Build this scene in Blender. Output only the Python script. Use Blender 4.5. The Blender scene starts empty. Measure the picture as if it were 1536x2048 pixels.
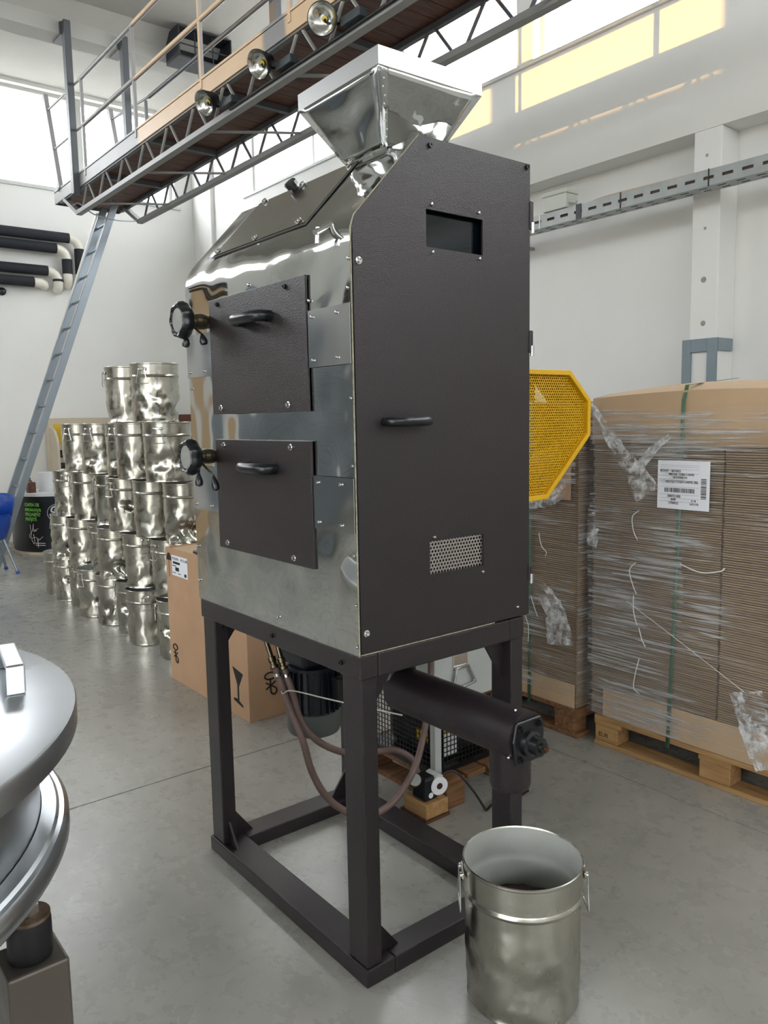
import bpy, math, random
from mathutils import Vector, Matrix, Euler, noise
random.seed(7)
S = bpy.context.scene
COL = S.collection
PI = math.pi

# ---------------------------------------------------------------- camera
YAW, PITCH, ROLL, FPX, EYE = 0.900543572, -0.117802928, 0.0183666367, 1590.0, 1.55
cy, sy = math.cos(YAW), math.sin(YAW)
fwd = Vector((-sy * math.cos(PITCH), cy * math.cos(PITCH), math.sin(PITCH)))
rgt0 = Vector((cy, sy, 0.0))
dwn0 = fwd.cross(rgt0)
rgt = rgt0 * math.cos(ROLL) + dwn0 * math.sin(ROLL)
dwn = dwn0 * math.cos(ROLL) - rgt0 * math.sin(ROLL)
cam_d = bpy.data.cameras.new('camera')
cam_d.sensor_fit = 'VERTICAL'
cam_d.sensor_height = 36.0
cam_d.lens = FPX / 2048.0 * 36.0
cam_d.clip_start = 0.02
cam = bpy.data.objects.new('camera', cam_d)
m = Matrix(((rgt.x, -dwn.x, -fwd.x, 0), (rgt.y, -dwn.y, -fwd.y, 0), (rgt.z, -dwn.z, -fwd.z, EYE), (0, 0, 0, 1)))
cam.matrix_world = m
COL.objects.link(cam)
S.camera = cam

# ---------------------------------------------------------------- world, sun, exposure
S.view_settings.view_transform = 'Standard'
S.view_settings.look = 'None'
S.view_settings.gamma = 1.0
S.view_settings.use_curve_mapping = False
S.view_settings.exposure = 0.6
W = bpy.data.worlds.new('hazy_evening_sky')
S.world = W
W.use_nodes = True
bg = W.node_tree.nodes['Background']
bg.inputs['Color'].default_value = (0.94, 0.97, 1.0, 1)
bg.inputs['Strength'].default_value = 10.0
sun_d = bpy.data.lights.new('low_sun', 'SUN')
sun_d.energy = 3.4
sun_d.color = (1.0, 0.55, 0.14)
sun_d.angle = math.radians(0.35)
sun = bpy.data.objects.new('low_sun', sun_d)
sdir = Vector((-0.09, 1.0, -0.06)).normalized()          # light travels towards +Y, just above the horizon
sun.rotation_euler = sdir.to_track_quat('-Z', 'Y').to_euler()
sun.location = (0, -12, 6)
COL.objects.link(sun)
S.cycles.max_bounces = 8
S.cycles.diffuse_bounces = 5
S.cycles.glossy_bounces = 5
S.cycles.transparent_max_bounces = 14
S.cycles.use_adaptive_sampling = True
S.cycles.adaptive_threshold = 0.02
S.cycles.caustics_reflective = False
S.cycles.caustics_refractive = False
S.cycles.sample_clamp_indirect = 8.0
S.cycles.use_denoising = True

# ---------------------------------------------------------------- helpers
OFF = {}
def lin(c):
    if isinstance(c, str):
        c = tuple(int(c[i:i + 2], 16) / 255 for i in (0, 2, 4))
        return tuple(x / 12.92 if x <= 0.04045 else ((x + 0.055) / 1.055) ** 2.4 for x in c)
    return c

def nd(t, kind, **kw):
    n = t.nodes.new(kind)
    for k, v in kw.items():
        if k in n.inputs.keys():
            n.inputs[k].default_value = v
        else:
            setattr(n, k, v)
    return n

def coords(t, scale=(1, 1, 1), rnd=True):
    tc = nd(t, 'ShaderNodeTexCoord')
    mp = nd(t, 'ShaderNodeMapping')
    mp.inputs['Scale'].default_value = scale
    t.links.new(tc.outputs['Object'], mp.inputs['Vector'])
    if rnd:
        oi = nd(t, 'ShaderNodeObjectInfo')
        mu = nd(t, 'ShaderNodeMath', operation='MULTIPLY')
        mu.inputs[1].default_value = 37.0
        t.links.new(oi.outputs['Random'], mu.inputs[0])
        cb = nd(t, 'ShaderNodeCombineXYZ')
        for i in range(3):
            t.links.new(mu.outputs[0], cb.inputs[i])
        t.links.new(cb.outputs[0], mp.inputs['Location'])
    return mp.outputs['Vector']

MATS = {}
def mat(name, col='808080', rough=0.5, metal=0.0, bump=None, var=None, rvar=None, coat=0.0, spec=0.5, bump2=None):
    """bump=(scale, strength, distance[, xyz stretch]); var=(scale, amount or second colour[, stretch]); rvar=(scale, amount)"""
    if name in MATS:
        return MATS[name]
    M = bpy.data.materials.new(name)
    M.use_nodes = True
    t = M.node_tree
    p = t.nodes['Principled BSDF']
    c = lin(col)
    p.inputs['Base Color'].default_value = (*c, 1)
    p.inputs['Roughness'].default_value = rough
    p.inputs['Metallic'].default_value = metal
    p.inputs['Specular IOR Level'].default_value = spec
    p.inputs['Coat Weight'].default_value = coat
    p.inputs['Coat Roughness'].default_value = 0.15
    if var:
        st = var[2] if len(var) > 2 else (1, 1, 1)
        n = nd(t, 'ShaderNodeTexNoise', Scale=var[0], Detail=5.0, Roughness=0.6)
        t.links.new(coords(t, st), n.inputs['Vector'])
        r = nd(t, 'ShaderNodeValToRGB')
        if isinstance(var[1], str):
            a, b = c, lin(var[1])
        else:
            a = tuple(x * (1 - var[1]) for x in c)
            b = tuple(min(1, x * (1 + var[1])) for x in c)
        r.color_ramp.elements[0].position = 0.32
        r.color_ramp.elements[1].position = 0.68
        r.color_ramp.elements[0].color = (*a, 1)
        r.color_ramp.elements[1].color = (*b, 1)
        t.links.new(n.outputs['Fac'], r.inputs['Fac'])
        t.links.new(r.outputs['Color'], p.inputs['Base Color'])
    if rvar:
        n = nd(t, 'ShaderNodeTexNoise', Scale=rvar[0], Detail=4.0)
        t.links.new(coords(t), n.inputs['Vector'])
        mr = nd(t, 'ShaderNodeMapRange')
        mr.inputs['From Min'].default_value = 0.3
        mr.inputs['From Max'].default_value = 0.7
        mr.inputs['To Min'].default_value = max(0.01, rough - rvar[1])
        mr.inputs['To Max'].default_value = min(1, rough + rvar[1])
        t.links.new(n.outputs['Fac'], mr.inputs['Value'])
        t.links.new(mr.outputs[0], p.inputs['Roughness'])
    last = None
    for b in (bump, bump2):
        if not b:
            continue
        n = nd(t, 'ShaderNodeTexNoise', Scale=b[0], Detail=0.0 if metal == 1.0 else 2.0)
        t.links.new(coords(t, b[3] if len(b) > 3 else (1, 1, 1)), n.inputs['Vector'])
        bp = nd(t, 'ShaderNodeBump', Strength=b[1], Distance=b[2])
        t.links.new(n.outputs['Fac'], bp.inputs['Height'])
        if last:
            t.links.new(last.outputs[0], bp.inputs['Normal'])
        last = bp
    if last:
        t.links.new(last.outputs[0], p.inputs['Normal'])
    MATS[name] = M
    return M

class G:
    """collects shapes in world coordinates; obj() links them as one mesh object"""
    def __init__(s):
        s.v, s.f = [], []
    def add(s, vs, fs):
        b = len(s.v)
        s.v += [Vector(v) for v in vs]
        s.f += [tuple(b + i for i in f) for f in fs]
        return s
    def box(s, x0, x1, y0, y1, z0, z1):
        vs = [(x, y, z) for z in (z0, z1) for y in (y0, y1) for x in (x0, x1)]
        return s.add(vs, [(0, 2, 3, 1), (4, 5, 7, 6), (0, 1, 5, 4), (2, 6, 7, 3), (0, 4, 6, 2), (1, 3, 7, 5)])
    def bar(s, a, b, w, h, up=(0, 0, 1)):
        """rectangular bar from a to b, w across, h along up"""
        a, b = Vector(a), Vector(b)
        d = (b - a).normalized()
        u = Vector(up)
        sd = d.cross(u)
        if sd.length < 1e-4:
            sd = d.cross(Vector((0, 1, 0)))
        sd.normalize()
        u = sd.cross(d).normalized()
        vs = []
        for q in (a, b):
            for i, j in ((-1, -1), (1, -1), (1, 1), (-1, 1)):
                vs.append(q + sd * (i * w / 2) + u * (j * h / 2))
        return s.add(vs, [(0, 1, 2, 3), (7, 6, 5, 4), (0, 4, 5, 1), (1, 5, 6, 2), (2, 6, 7, 3), (3, 7, 4, 0)])
    def prism(s, pts, axis, a, b):
        """pts: 2-D outline in the two other axes (in xyz order), extruded along axis from a to b"""
        n = len(pts)
        def P(q, h):
            q = list(q)
            q.insert(axis, h)
            return q
        vs = [P(q, a) for q in pts] + [P(q, b) for q in pts]
        fs = [tuple(range(n)), tuple(range(2 * n - 1, n - 1, -1))]
        fs += [(i, i + n, (i + 1) % n + n, (i + 1) % n) for i in range(n)]
        return s.add(vs, fs)
    def cyl(s, a, b, r, n=16, r2=None, cap=True):
        return s.tube([a, b], [r, r if r2 is None else r2], n, cap)
    def tube(s, pts, r, n=8, cap=True, closed=False):
        pts = [Vector(p) for p in pts]
        k = len(pts)
        rs = r if isinstance(r, (list, tuple)) else [r] * k
        vs, fs = [], []
        prev = None
        for i, p in enumerate(pts):
            if closed:
                d = pts[(i + 1) % k] - pts[i - 1]
            else:
                d = pts[min(i + 1, k - 1)] - pts[max(i - 1, 0)]
            d.normalize()
            if prev is None:
                u = d.cross(Vector((0, 0, 1)))
                if u.length < 1e-3:
                    u = d.cross(Vector((0, 1, 0)))
            else:
                u = prev - d * prev.dot(d)
            u.normalize()
            prev = u
            w = d.cross(u)
            for j in range(n):
                an = 2 * PI * j / n
                vs.append(p + (u * math.cos(an) + w * math.sin(an)) * rs[i])
        m = k if closed else k - 1
        for i in range(m):
            for j in range(n):
                a, b = i * n + j, i * n + (j + 1) % n
                c, d = ((i + 1) % k) * n + (j + 1) % n, ((i + 1) % k) * n + j
                fs.append((a, d, c, b))
        if cap and not closed:
            fs.append(tuple(range(n)))
            fs.append(tuple(range(k * n - 1, (k - 1) * n - 1, -1)))
        return s.add(vs, fs)
    def lathe(s, prof, base=(0, 0, 0), axis=(0, 0, 1), n=32, warp=None, cap=True):
        """prof: (radius, height) list from start to end"""
        base, ax = Vector(base), Vector(axis).normalized()
        u = ax.cross(Vector((0, 0, 1)))
        if u.length < 1e-3:
            u = Vector((1, 0, 0))
        u.normalize()
        w = ax.cross(u)
        vs, fs = [], []
        for i, (r, h) in enumerate(prof):
            for j in range(n):
                an = 2 * PI * j / n
                rr = r if warp is None else warp(r, h, an, i)
                vs.append(base + ax * h + (u * math.cos(an) + w * math.sin(an)) * rr)
        for i in range(len(prof) - 1):
            for j in range(n):
                fs.append((i * n + j, i * n + (j + 1) % n, (i + 1) * n + (j + 1) % n, (i + 1) * n + j))
        if cap and prof[0][0] > 1e-4:
            fs.append(tuple(range(n - 1, -1, -1)))
        if cap and prof[-1][0] > 1e-4:
            k = (len(prof) - 1) * n
            fs.append(tuple(range(k, k + n)))
        return s.add(vs, fs)
    def sheet(s, axis, h, us, vs_, keep, th):
        """flat panel with rectangular holes: grid lines us x vs_, cells where keep(i, j); th = thickness along axis"""
        idx, vs, fs = {}, [], []
        def V(i, j, side):
            k = (i, j, side)
            if k not in idx:
                q = [us[i], vs_[j]]
                q.insert(axis, h + (th if side else 0))
                idx[k] = len(vs)
                vs.append(q)
            return idx[k]
        K = lambda i, j: 0 <= i < len(us) - 1 and 0 <= j < len(vs_) - 1 and keep(i, j)
        for i in range(len(us) - 1):
            for j in range(len(vs_) - 1):
                if not K(i, j):
                    continue
                fs.append((V(i, j, 0), V(i + 1, j, 0), V(i + 1, j + 1, 0), V(i, j + 1, 0)))
                fs.append((V(i, j + 1, 1), V(i + 1, j + 1, 1), V(i + 1, j, 1), V(i, j, 1)))
                for (di, dj, a, b) in ((-1, 0, (i, j), (i, j + 1)), (1, 0, (i + 1, j + 1), (i + 1, j)), (0, -1, (i + 1, j), (i, j)), (0, 1, (i, j + 1), (i + 1, j + 1))):
                    if not K(i + di, j + dj):
                        fs.append((V(*a, 0), V(*b, 0), V(*b, 1), V(*a, 1)))
        return s.add(vs, fs)
    def mesh(s, off=(0, 0, 0), name='mesh'):
        me = bpy.data.meshes.new(name)
        o = Vector(off)
        me.from_pydata([tuple(v - o) for v in s.v], [], s.f)
        me.update()
        return me
    def obj(s, name, mt, parent=None, smooth=False, bevel=0.0, label=None, kind=None, fix=True):
        off = OFF.get(parent.name, Vector((0, 0, 0))) if parent else Vector((0, 0, 0))
        me = s.mesh(off, name)
        if fix:
            import bmesh
            bm = bmesh.new()
            bm.from_mesh(me)
            bmesh.ops.recalc_face_normals(bm, faces=bm.faces)
            bm.to_mesh(me)
            bm.free()
        me.materials.append(mt)
        if smooth:
            me.polygons.foreach_set('use_smooth', [True] * len(me.polygons))
            me.set_sharp_from_angle(angle=math.radians(smooth if smooth is not True else 40))
        o = bpy.data.objects.new(name, me)
        COL.objects.link(o)
        if parent:
            o.parent = parent
            OFF[o.name] = off
        if bevel:
            b = o.modifiers.new('edge', 'BEVEL')
            b.width = bevel
            b.segments = 2
            b.limit_method = 'ANGLE'
            b.angle_limit = math.radians(50)
        if label:
            o['label'] = label
        if kind:
            o['kind'] = kind
        return o

def thing(name, label, cat, loc=(0, 0, 0), group=None):
    o = bpy.data.objects.new(name, None)
    o.empty_display_size = 0.05
    o.location = loc
    COL.objects.link(o)
    OFF[o.name] = Vector(loc)
    return tag(o, label, cat, group)

def tag(o, label, cat, group=None):
    o['label'] = label
    o['category'] = cat
    if group:
        o['group'] = group
    return o

def struct(o, label=None):
    o['kind'] = 'structure'
    if label:
        o['label'] = label
    return o

def copy_tree(src, parent=None):
    c = src.copy()
    COL.objects.link(c)
    if parent:
        c.parent = parent
    for ch in list(src.children):
        copy_tree(ch, c)
    return c

def place(mesh, name, parent, loc, rot=None, label=None):
    """a shared mesh set at a world position under a parent"""
    o = bpy.data.objects.new(name, mesh)
    off = OFF.get(parent.name, Vector((0, 0, 0))) if parent else Vector((0, 0, 0))
    o.location = Vector(loc) - off
    if rot is not None:
        o.rotation_euler = rot
    COL.objects.link(o)
    if parent:
        o.parent = parent
    if label:
        o['label'] = label
    return o

def shared(g, mt, name, smooth=False):
    me = g.mesh((0, 0, 0), name)
    import bmesh
    bm = bmesh.new(); bm.from_mesh(me)
    bmesh.ops.recalc_face_normals(bm, faces=bm.faces)
    bm.to_mesh(me); bm.free()
    me.materials.append(mt)
    if smooth:
        me.polygons.foreach_set('use_smooth', [True] * len(me.polygons))
        me.set_sharp_from_angle(angle=math.radians(40))
    return me

def text(body, size, origin, right, up, mt, parent, name='lettering', align='LEFT', shear=0.0, bold=0.0):
    """flat printed lettering: origin = baseline start in world, right/up = directions"""
    cu = bpy.data.curves.new(name, 'FONT')
    cu.body = body
    cu.size = size
    cu.align_x = align
    cu.shear = shear
    cu.offset = bold
    cu.extrude = 0.0004
    cu.resolution_u = 2
    tmp = bpy.data.objects.new('tmp', cu)
    COL.objects.link(tmp)
    bpy.context.view_layer.update()
    me = bpy.data.meshes.new_from_object(tmp.evaluated_get(bpy.context.evaluated_depsgraph_get()))
    bpy.data.objects.remove(tmp)
    bpy.data.curves.remove(cu)
    r, u = Vector(right).normalized(), Vector(up).normalized()
    n = r.cross(u)
    off = OFF.get(parent.name, Vector((0, 0, 0))) if parent else Vector((0, 0, 0))
    o3 = Vector(origin) - off
    M4 = Matrix(((r.x, u.x, n.x, o3.x), (r.y, u.y, n.y, o3.y), (r.z, u.z, n.z, o3.z), (0, 0, 0, 1)))
    me.transform(M4)
    me.materials.clear()
    me.materials.append(mt)
    o = bpy.data.objects.new(name, me)
    COL.objects.link(o)
    if parent:
        o.parent = parent
    o['kind'] = 'stuff'
    return o

def smooth_path(pts, k=6):
    """Catmull-Rom through pts"""
    P = [Vector(p) for p in pts]
    P = [P[0] * 2 - P[1]] + P + [P[-1] * 2 - P[-2]]
    out = []
    for i in range(1, len(P) - 2):
        a, b, c, d = P[i - 1:i + 3]
        for j in range(k):
            t = j / k
            out.append(0.5 * ((2 * b) + (c - a) * t + (2 * a - 5 * b + 4 * c - d) * t * t + (3 * b - a - 3 * c + d) * t ** 3))
    out.append(P[-2])
    return out

# ---------------------------------------------------------------- materials
m_wall = mat('white_wall_paint', 'e6e6e3', 0.75, var=(0.7, 0.035), bump=(2.5, 0.25, 0.02), bump2=(30, 0.1, 0.004))
m_ceil = mat('ceiling_plaster', 'b6b6b2', 0.85, var=(0.8, 0.07), bump=(6, 0.15, 0.01))
m_frame = mat('window_frame_paint', 'c9cbc8', 0.5)
m_dark = mat('hammered_brown_black_paint', '231d20', 0.30, bump=(400, 0.7, 0.0016), bump2=(1.5, 0.12, 0.01), var=(2.0, 0.12))
m_steel = mat('polished_stainless_sheet', 'c3c4c1', 0.06, 1.0, bump=(2.4, 0.75, 0.05), bump2=(8, 0.5, 0.016), rvar=(3, 0.025))
m_steelflat = mat('polished_stainless_patch', 'bfc0c0', 0.10, 1.0, bump=(5, 0.4, 0.02), rvar=(5, 0.03))
m_galv = mat('galvanized_sheet', 'b6b4aa', 0.25, 1.0, var=(6, 0.14), rvar=(8, 0.08), bump=(40, 0.12, 0.004))
m_chrome = mat('bright_screw_metal', 'd0d0d0', 0.2, 1.0)
m_black = mat('black_plastic', '0e1013', 0.35)
m_grip = mat('black_satin_grip', '14171b', 0.30)
m_brass = mat('dull_brass', '6d6552', 0.35, 1.0)
m_board = mat('kraft_cardboard', 'b08e70', 0.8, var=(5, 0.06), bump=(60, 0.05, 0.003))
m_boardlt = mat('kraft_cardboard_light', 'b99f80', 0.8, var=(3, 0.06), bump=(40, 0.06, 0.003))
m_edge = mat('cardboard_edges', '7d6c5b', 0.9, var=(1, 'a08c75', (3, 3, 220)))
m_ink = mat('black_ink', '1d1a18', 0.8)
m_paper = mat('white_paper', 'dfe2ea', 0.7)
m_wood = mat('pallet_pine', 'b58f5e', 0.75, var=(3, '8d6a42', (1.5, 14, 14)), bump=(20, 0.15, 0.004))
m_woodold = mat('weathered_pallet_board', '8a6240', 0.8, var=(4, '573b24', (14, 1.5, 14)), bump=(20, 0.2, 0.004))
m_plank = mat('brown_deck_plank', '6b4432', 0.6, var=(3, '3d241b', (14, 1.5, 14)))
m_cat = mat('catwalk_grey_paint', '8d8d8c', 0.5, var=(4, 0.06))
m_catd = mat('catwalk_dark_or_shaded_grey', '55585c', 0.5, var=(4, 0.08))  # hangers' own dark grey; on the far side it stands in for shade
m_lad = mat('aluminium_ladder', '8b949c', 0.4, 0.7)
m_ins = mat('black_pipe_insulation', '23262e', 0.8)
m_pvc = mat('white_pvc', 'e2ded2', 0.4)
m_zinc = mat('zinc_cable_tray', '9b9f9d', 0.45, 0.6, var=(8, 0.1))
m_yel = mat('yellow_guard_paint', 'dcac18', 0.4, var=(8, 0.08))
m_hose = mat('braided_rubber_hose', '6b5852', 0.55, var=(20, 0.15))
m_satin = mat('satin_stainless', 'c0c4c8', 0.3, 1.0, rvar=(4, 0.05), bump=(3, 0.05, 0.01))
m_greyp = mat('grey_equipment_paint', 'b7bbb9', 0.5)
m_green = mat('green_strap', '3f6347', 0.5)
m_post = mat('grey_column_guard_paint', '7f8d95', 0.5, var=(6, 0.06))
m_white = mat('white_plastic', 'e4e6e8', 0.45)
m_cream = mat('cream_panel', 'c9bda8', 0.6)
m_blue = mat('blue_plastic', '1b46a0', 0.35)
m_tint = mat('dark_display_glass', '080f16', 0.08, spec=0.6)
m_shade = mat('dark_interior_steel', '15171a', 0.6)

def floor_mat():
    M = bpy.data.materials.new('polished_concrete')
    M.use_nodes = True
    t = M.node_tree
    p = t.nodes['Principled BSDF']
    v = coords(t, rnd=False)
    big = nd(t, 'ShaderNodeTexNoise', Scale=0.9, Detail=6.0, Roughness=0.62)
    fine = nd(t, 'ShaderNodeTexNoise', Scale=9.0, Detail=6.0, Roughness=0.7)
    t.links.new(v, big.inputs['Vector']); t.links.new(v, fine.inputs['Vector'])
    r1 = nd(t, 'ShaderNodeValToRGB')
    e = r1.color_ramp.elements
    e[0].position, e[0].color = 0.3, (*lin('8f8e87'), 1)
    e[1].position, e[1].color = 0.72, (*lin('a8a7a0'), 1)
    t.links.new(big.outputs['Fac'], r1.inputs['Fac'])
    r2 = nd(t, 'ShaderNodeValToRGB')
    e = r2.color_ramp.elements
    e[0].position, e[0].color = 0.2, (0.94, 0.94, 0.94, 1)
    e[1].position, e[1].color = 0.8, (1.04, 1.04, 1.04, 1)
    t.links.new(fine.outputs['Fac'], r2.inputs['Fac'])
    mx = nd(t, 'ShaderNodeMix', data_type='RGBA', blend_type='MULTIPLY')
    mx.inputs[0].default_value = 1.0
    t.links.new(r1.outputs[0], mx.inputs[6]); t.links.new(r2.outputs[0], mx.inputs[7])
    # hairline cracks
    wn = nd(t, 'ShaderNodeTexNoise', Scale=2.0, Detail=3.0)
    t.links.new(v, wn.inputs['Vector'])
    wa = nd(t, 'ShaderNodeVectorMath', operation='SCALE')
    wa.inputs['Scale'].default_value = 0.35
    t.links.new(wn.outputs['Color'], wa.inputs[0])
    ad = nd(t, 'ShaderNodeVectorMath', operation='ADD')
    t.links.new(v, ad.inputs[0]); t.links.new(wa.outputs[0], ad.inputs[1])
    vo = nd(t, 'ShaderNodeTexVoronoi', feature='DISTANCE_TO_EDGE', Scale=1.15)
    t.links.new(ad.outputs[0], vo.inputs['Vector'])
    cr = nd(t, 'ShaderNodeMapRange')
    cr.inputs['From Min'].default_value = 0.0
    cr.inputs['From Max'].default_value = 0.0035
    cr.inputs['To Min'].default_value = 0.84
    cr.inputs['To Max'].default_value = 1.0
    t.links.new(vo.outputs['Distance'], cr.inputs['Value'])
    # small dark pits and stains
    pit = nd(t, 'ShaderNodeTexNoise', Scale=17.0, Detail=1.0)
    t.links.new(v, pit.inputs['Vector'])
    pr = nd(t, 'ShaderNodeMapRange')
    pr.inputs['From Min'].default_value = 0.155
    pr.inputs['From Max'].default_value = 0.19
    pr.inputs['To Min'].default_value = 0.55
    pr.inputs['To Max'].default_value = 1.0
    t.links.new(pit.outputs['Fac'], pr.inputs['Value'])
    ml = nd(t, 'ShaderNodeMath', operation='MULTIPLY')
    t.links.new(cr.outputs[0], ml.inputs[0]); t.links.new(pr.outputs[0], ml.inputs[1])
    mx2 = nd(t, 'ShaderNodeMix', data_type='RGBA', blend_type='MULTIPLY')
    mx2.inputs[0].default_value = 1.0
    t.links.new(mx.outputs[2], mx2.inputs[6]); t.links.new(ml.outputs[0], mx2.inputs[7])
    t.links.new(mx2.outputs[2], p.inputs['Base Color'])
    rr = nd(t, 'ShaderNodeMapRange')
    rr.inputs['From Min'].default_value = 0.3
    rr.inputs['From Max'].default_value = 0.7
    rr.inputs['To Min'].default_value = 0.25
    rr.inputs['To Max'].default_value = 0.31
    t.links.new(fine.outputs['Fac'], rr.inputs['Value'])
    t.links.new(rr.outputs[0], p.inputs['Roughness'])
    p.inputs['Specular IOR Level'].default_value = 0.55
    bp = nd(t, 'ShaderNodeBump', Strength=0.08, Distance=0.01)
    t.links.new(fine.outputs['Fac'], bp.inputs['Height'])
    t.links.new(bp.outputs[0], p.inputs['Normal'])
    return M
m_floor = floor_mat()

def glass_mat():
    M = bpy.data.materials.new('window_pane_glass')
    M.use_nodes = True
    t = M.node_tree
    t.nodes.remove(t.nodes['Principled BSDF'])
    out = t.nodes['Material Output']
    tr = nd(t, 'ShaderNodeBsdfTransparent')
    tr.inputs['Color'].default_value = (0.97, 0.97, 0.97, 1)
    gl = nd(t, 'ShaderNodeBsdfGlossy', Roughness=0.03)
    mx = nd(t, 'ShaderNodeMixShader')
    mx.inputs[0].default_value = 0.06
    t.links.new(tr.outputs[0], mx.inputs[1]); t.links.new(gl.outputs[0], mx.inputs[2])
    t.links.new(mx.outputs[0], out.inputs['Surface'])
    return M
m_glass = glass_mat()

def film_mat(name, stretch, lo, hi, amt):
    """clear stretch film: mostly see-through, milky and glossy along its pulled creases"""
    M = bpy.data.materials.new(name)
    M.use_nodes = True
    t = M.node_tree
    p = t.nodes['Principled BSDF']
    p.inputs['Base Color'].default_value = (0.86, 0.88, 0.9, 1)
    p.inputs['Roughness'].default_value = 0.18
    p.inputs['Specular IOR Level'].default_value = 0.8
    out = t.nodes['Material Output']
    n = nd(t, 'ShaderNodeTexNoise', Scale=1.0, Detail=6.0, Roughness=0.65, Distortion=0.4)
    t.links.new(coords(t, stretch), n.inputs['Vector'])
    mr = nd(t, 'ShaderNodeMapRange')
    mr.inputs['From Min'].default_value = lo
    mr.inputs['From Max'].default_value = hi
    mr.inputs['To Min'].default_value = 0.05
    mr.inputs['To Max'].default_value = amt
    # some zones of the wrap are pulled tight and clear, others bunched and milky
    zn = nd(t, 'ShaderNodeTexNoise', Scale=2.3, Detail=2.0)
    t.links.new(coords(t, (1, 1, 1.4)), zn.inputs['Vector'])
    zr = nd(t, 'ShaderNodeMapRange')
    zr.inputs['From Min'].default_value = 0.36
    zr.inputs['From Max'].default_value = 0.62
    zr.inputs['To Min'].default_value = -0.14
    zr.inputs['To Max'].default_value = 0.07
    t.links.new(zn.outputs['Fac'], zr.inputs['Value'])
    za = nd(t, 'ShaderNodeMath', operation='ADD')
    t.links.new(n.outputs['Fac'], za.inputs[0]); t.links.new(zr.outputs[0], za.inputs[1])
    t.links.new(za.outputs[0], mr.inputs['Value'])
    bp = nd(t, 'ShaderNodeBump', Strength=0.9, Distance=0.03)
    t.links.new(n.outputs['Fac'], bp.inputs['Height'])
    t.links.new(bp.outputs[0], p.inputs['Normal'])
    tr = nd(t, 'ShaderNodeBsdfTransparent')
    mx = nd(t, 'ShaderNodeMixShader')
    t.links.new(mr.outputs[0], mx.inputs[0])
    t.links.new(tr.outputs[0], mx.inputs[1]); t.links.new(p.outputs[0], mx.inputs[2])
    t.links.new(mx.outputs[0], out.inputs['Surface'])
    return M
m_film = film_mat('stretch_film', (2.6, 2.6, 85), 0.52, 0.66, 0.6)
m_filmc = film_mat('crumpled_stretch_film', (22, 22, 22), 0.42, 0.66, 0.85)

def perf_mat(name, col, axes, pitch, hole, rough=0.4, metal=0.0):
    """sheet with real see-through round holes on a staggered grid (object coordinates)"""
    M = bpy.data.materials.new(name)
    M.use_nodes = True
    t = M.node_tree
    p = t.nodes['Principled BSDF']
    p.inputs['Base Color'].default_value = (*lin(col), 1)
    p.inputs['Roughness'].default_value = rough
    p.inputs['Metallic'].default_value = metal
    out = t.nodes['Material Output']
    tc = nd(t, 'ShaderNodeTexCoord')
    sp = nd(t, 'ShaderNodeSeparateXYZ')
    t.links.new(tc.outputs['Object'], sp.inputs[0])
    def mth(op, a, b=None):
        n = nd(t, 'ShaderNodeMath', operation=op)
        for i, x in enumerate((a, b)):
            if x is None:
                continue
            if isinstance(x, (int, float)):
                n.inputs[i].default_value = x
            else:
                t.links.new(x, n.inputs[i])
        return n.outputs[0]
    u = mth('DIVIDE', sp.outputs[axes[0]], pitch)
    v = mth('DIVIDE', sp.outputs[axes[1]], pitch * 0.866)
    row = mth('FLOOR', v)
    sh = mth('MULTIPLY', mth('MODULO', mth('ABSOLUTE', row), 2.0), 0.5)
    fu = mth('SUBTRACT', mth('FRACT', mth('ADD', u, sh)), 0.5)
    fv = mth('MULTIPLY', mth('SUBTRACT', mth('FRACT', v), 0.5), 0.866)
    d2 = mth('ADD', mth('MULTIPLY', fu, fu), mth('MULTIPLY', fv, fv))
    inside = mth('LESS_THAN', d2, hole * hole)
    tr = nd(t, 'ShaderNodeBsdfTransparent')
    mx = nd(t, 'ShaderNodeMixShader')
    t.links.new(inside, mx.inputs[0])
    t.links.new(p.outputs[0], mx.inputs[1]); t.links.new(tr.outputs[0], mx.inputs[2])
    t.links.new(mx.outputs[0], out.inputs['Surface'])
    return M
m_yperf = perf_mat('yellow_perforated_sheet', 'dcac18', (1, 2), 0.011, 0.36)
m_gperf = perf_mat('steel_perforated_sheet', 'b0a9a4', (1, 2), 0.0115, 0.33, 0.35, 0.8)

# ---------------------------------------------------------------- the hall
XB, XF, YR, YL, ZC = -11.3, 7.0, 5.5, -7.0, 5.95
# floor: concrete slabs cut by saw joints
fl = bpy.data.objects.new('floor', None)
COL.objects.link(fl)
OFF['floor'] = Vector((0, 0, 0))
struct(fl, 'polished grey concrete floor with saw-cut joints')
xj = [-11.6, -10.42, -6.81, -3.2, 0.41, 4.02, 7.3]
yj = [-7.3, -4.39, -0.79, 2.81, 6.1]
jw = 0.0035
for i in range(len(xj) - 1):
    for j in range(len(yj) - 1):
        G().box(xj[i] + jw, xj[i + 1] - jw, yj[j] + jw, yj[j + 1] - jw, -0.12, 0).obj('slab', m_floor, fl)
G().box(-11.6, 7.3, -7.3, 6.1, -0.16, -0.02).obj('joint_bed', m_shade, fl)

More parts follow.
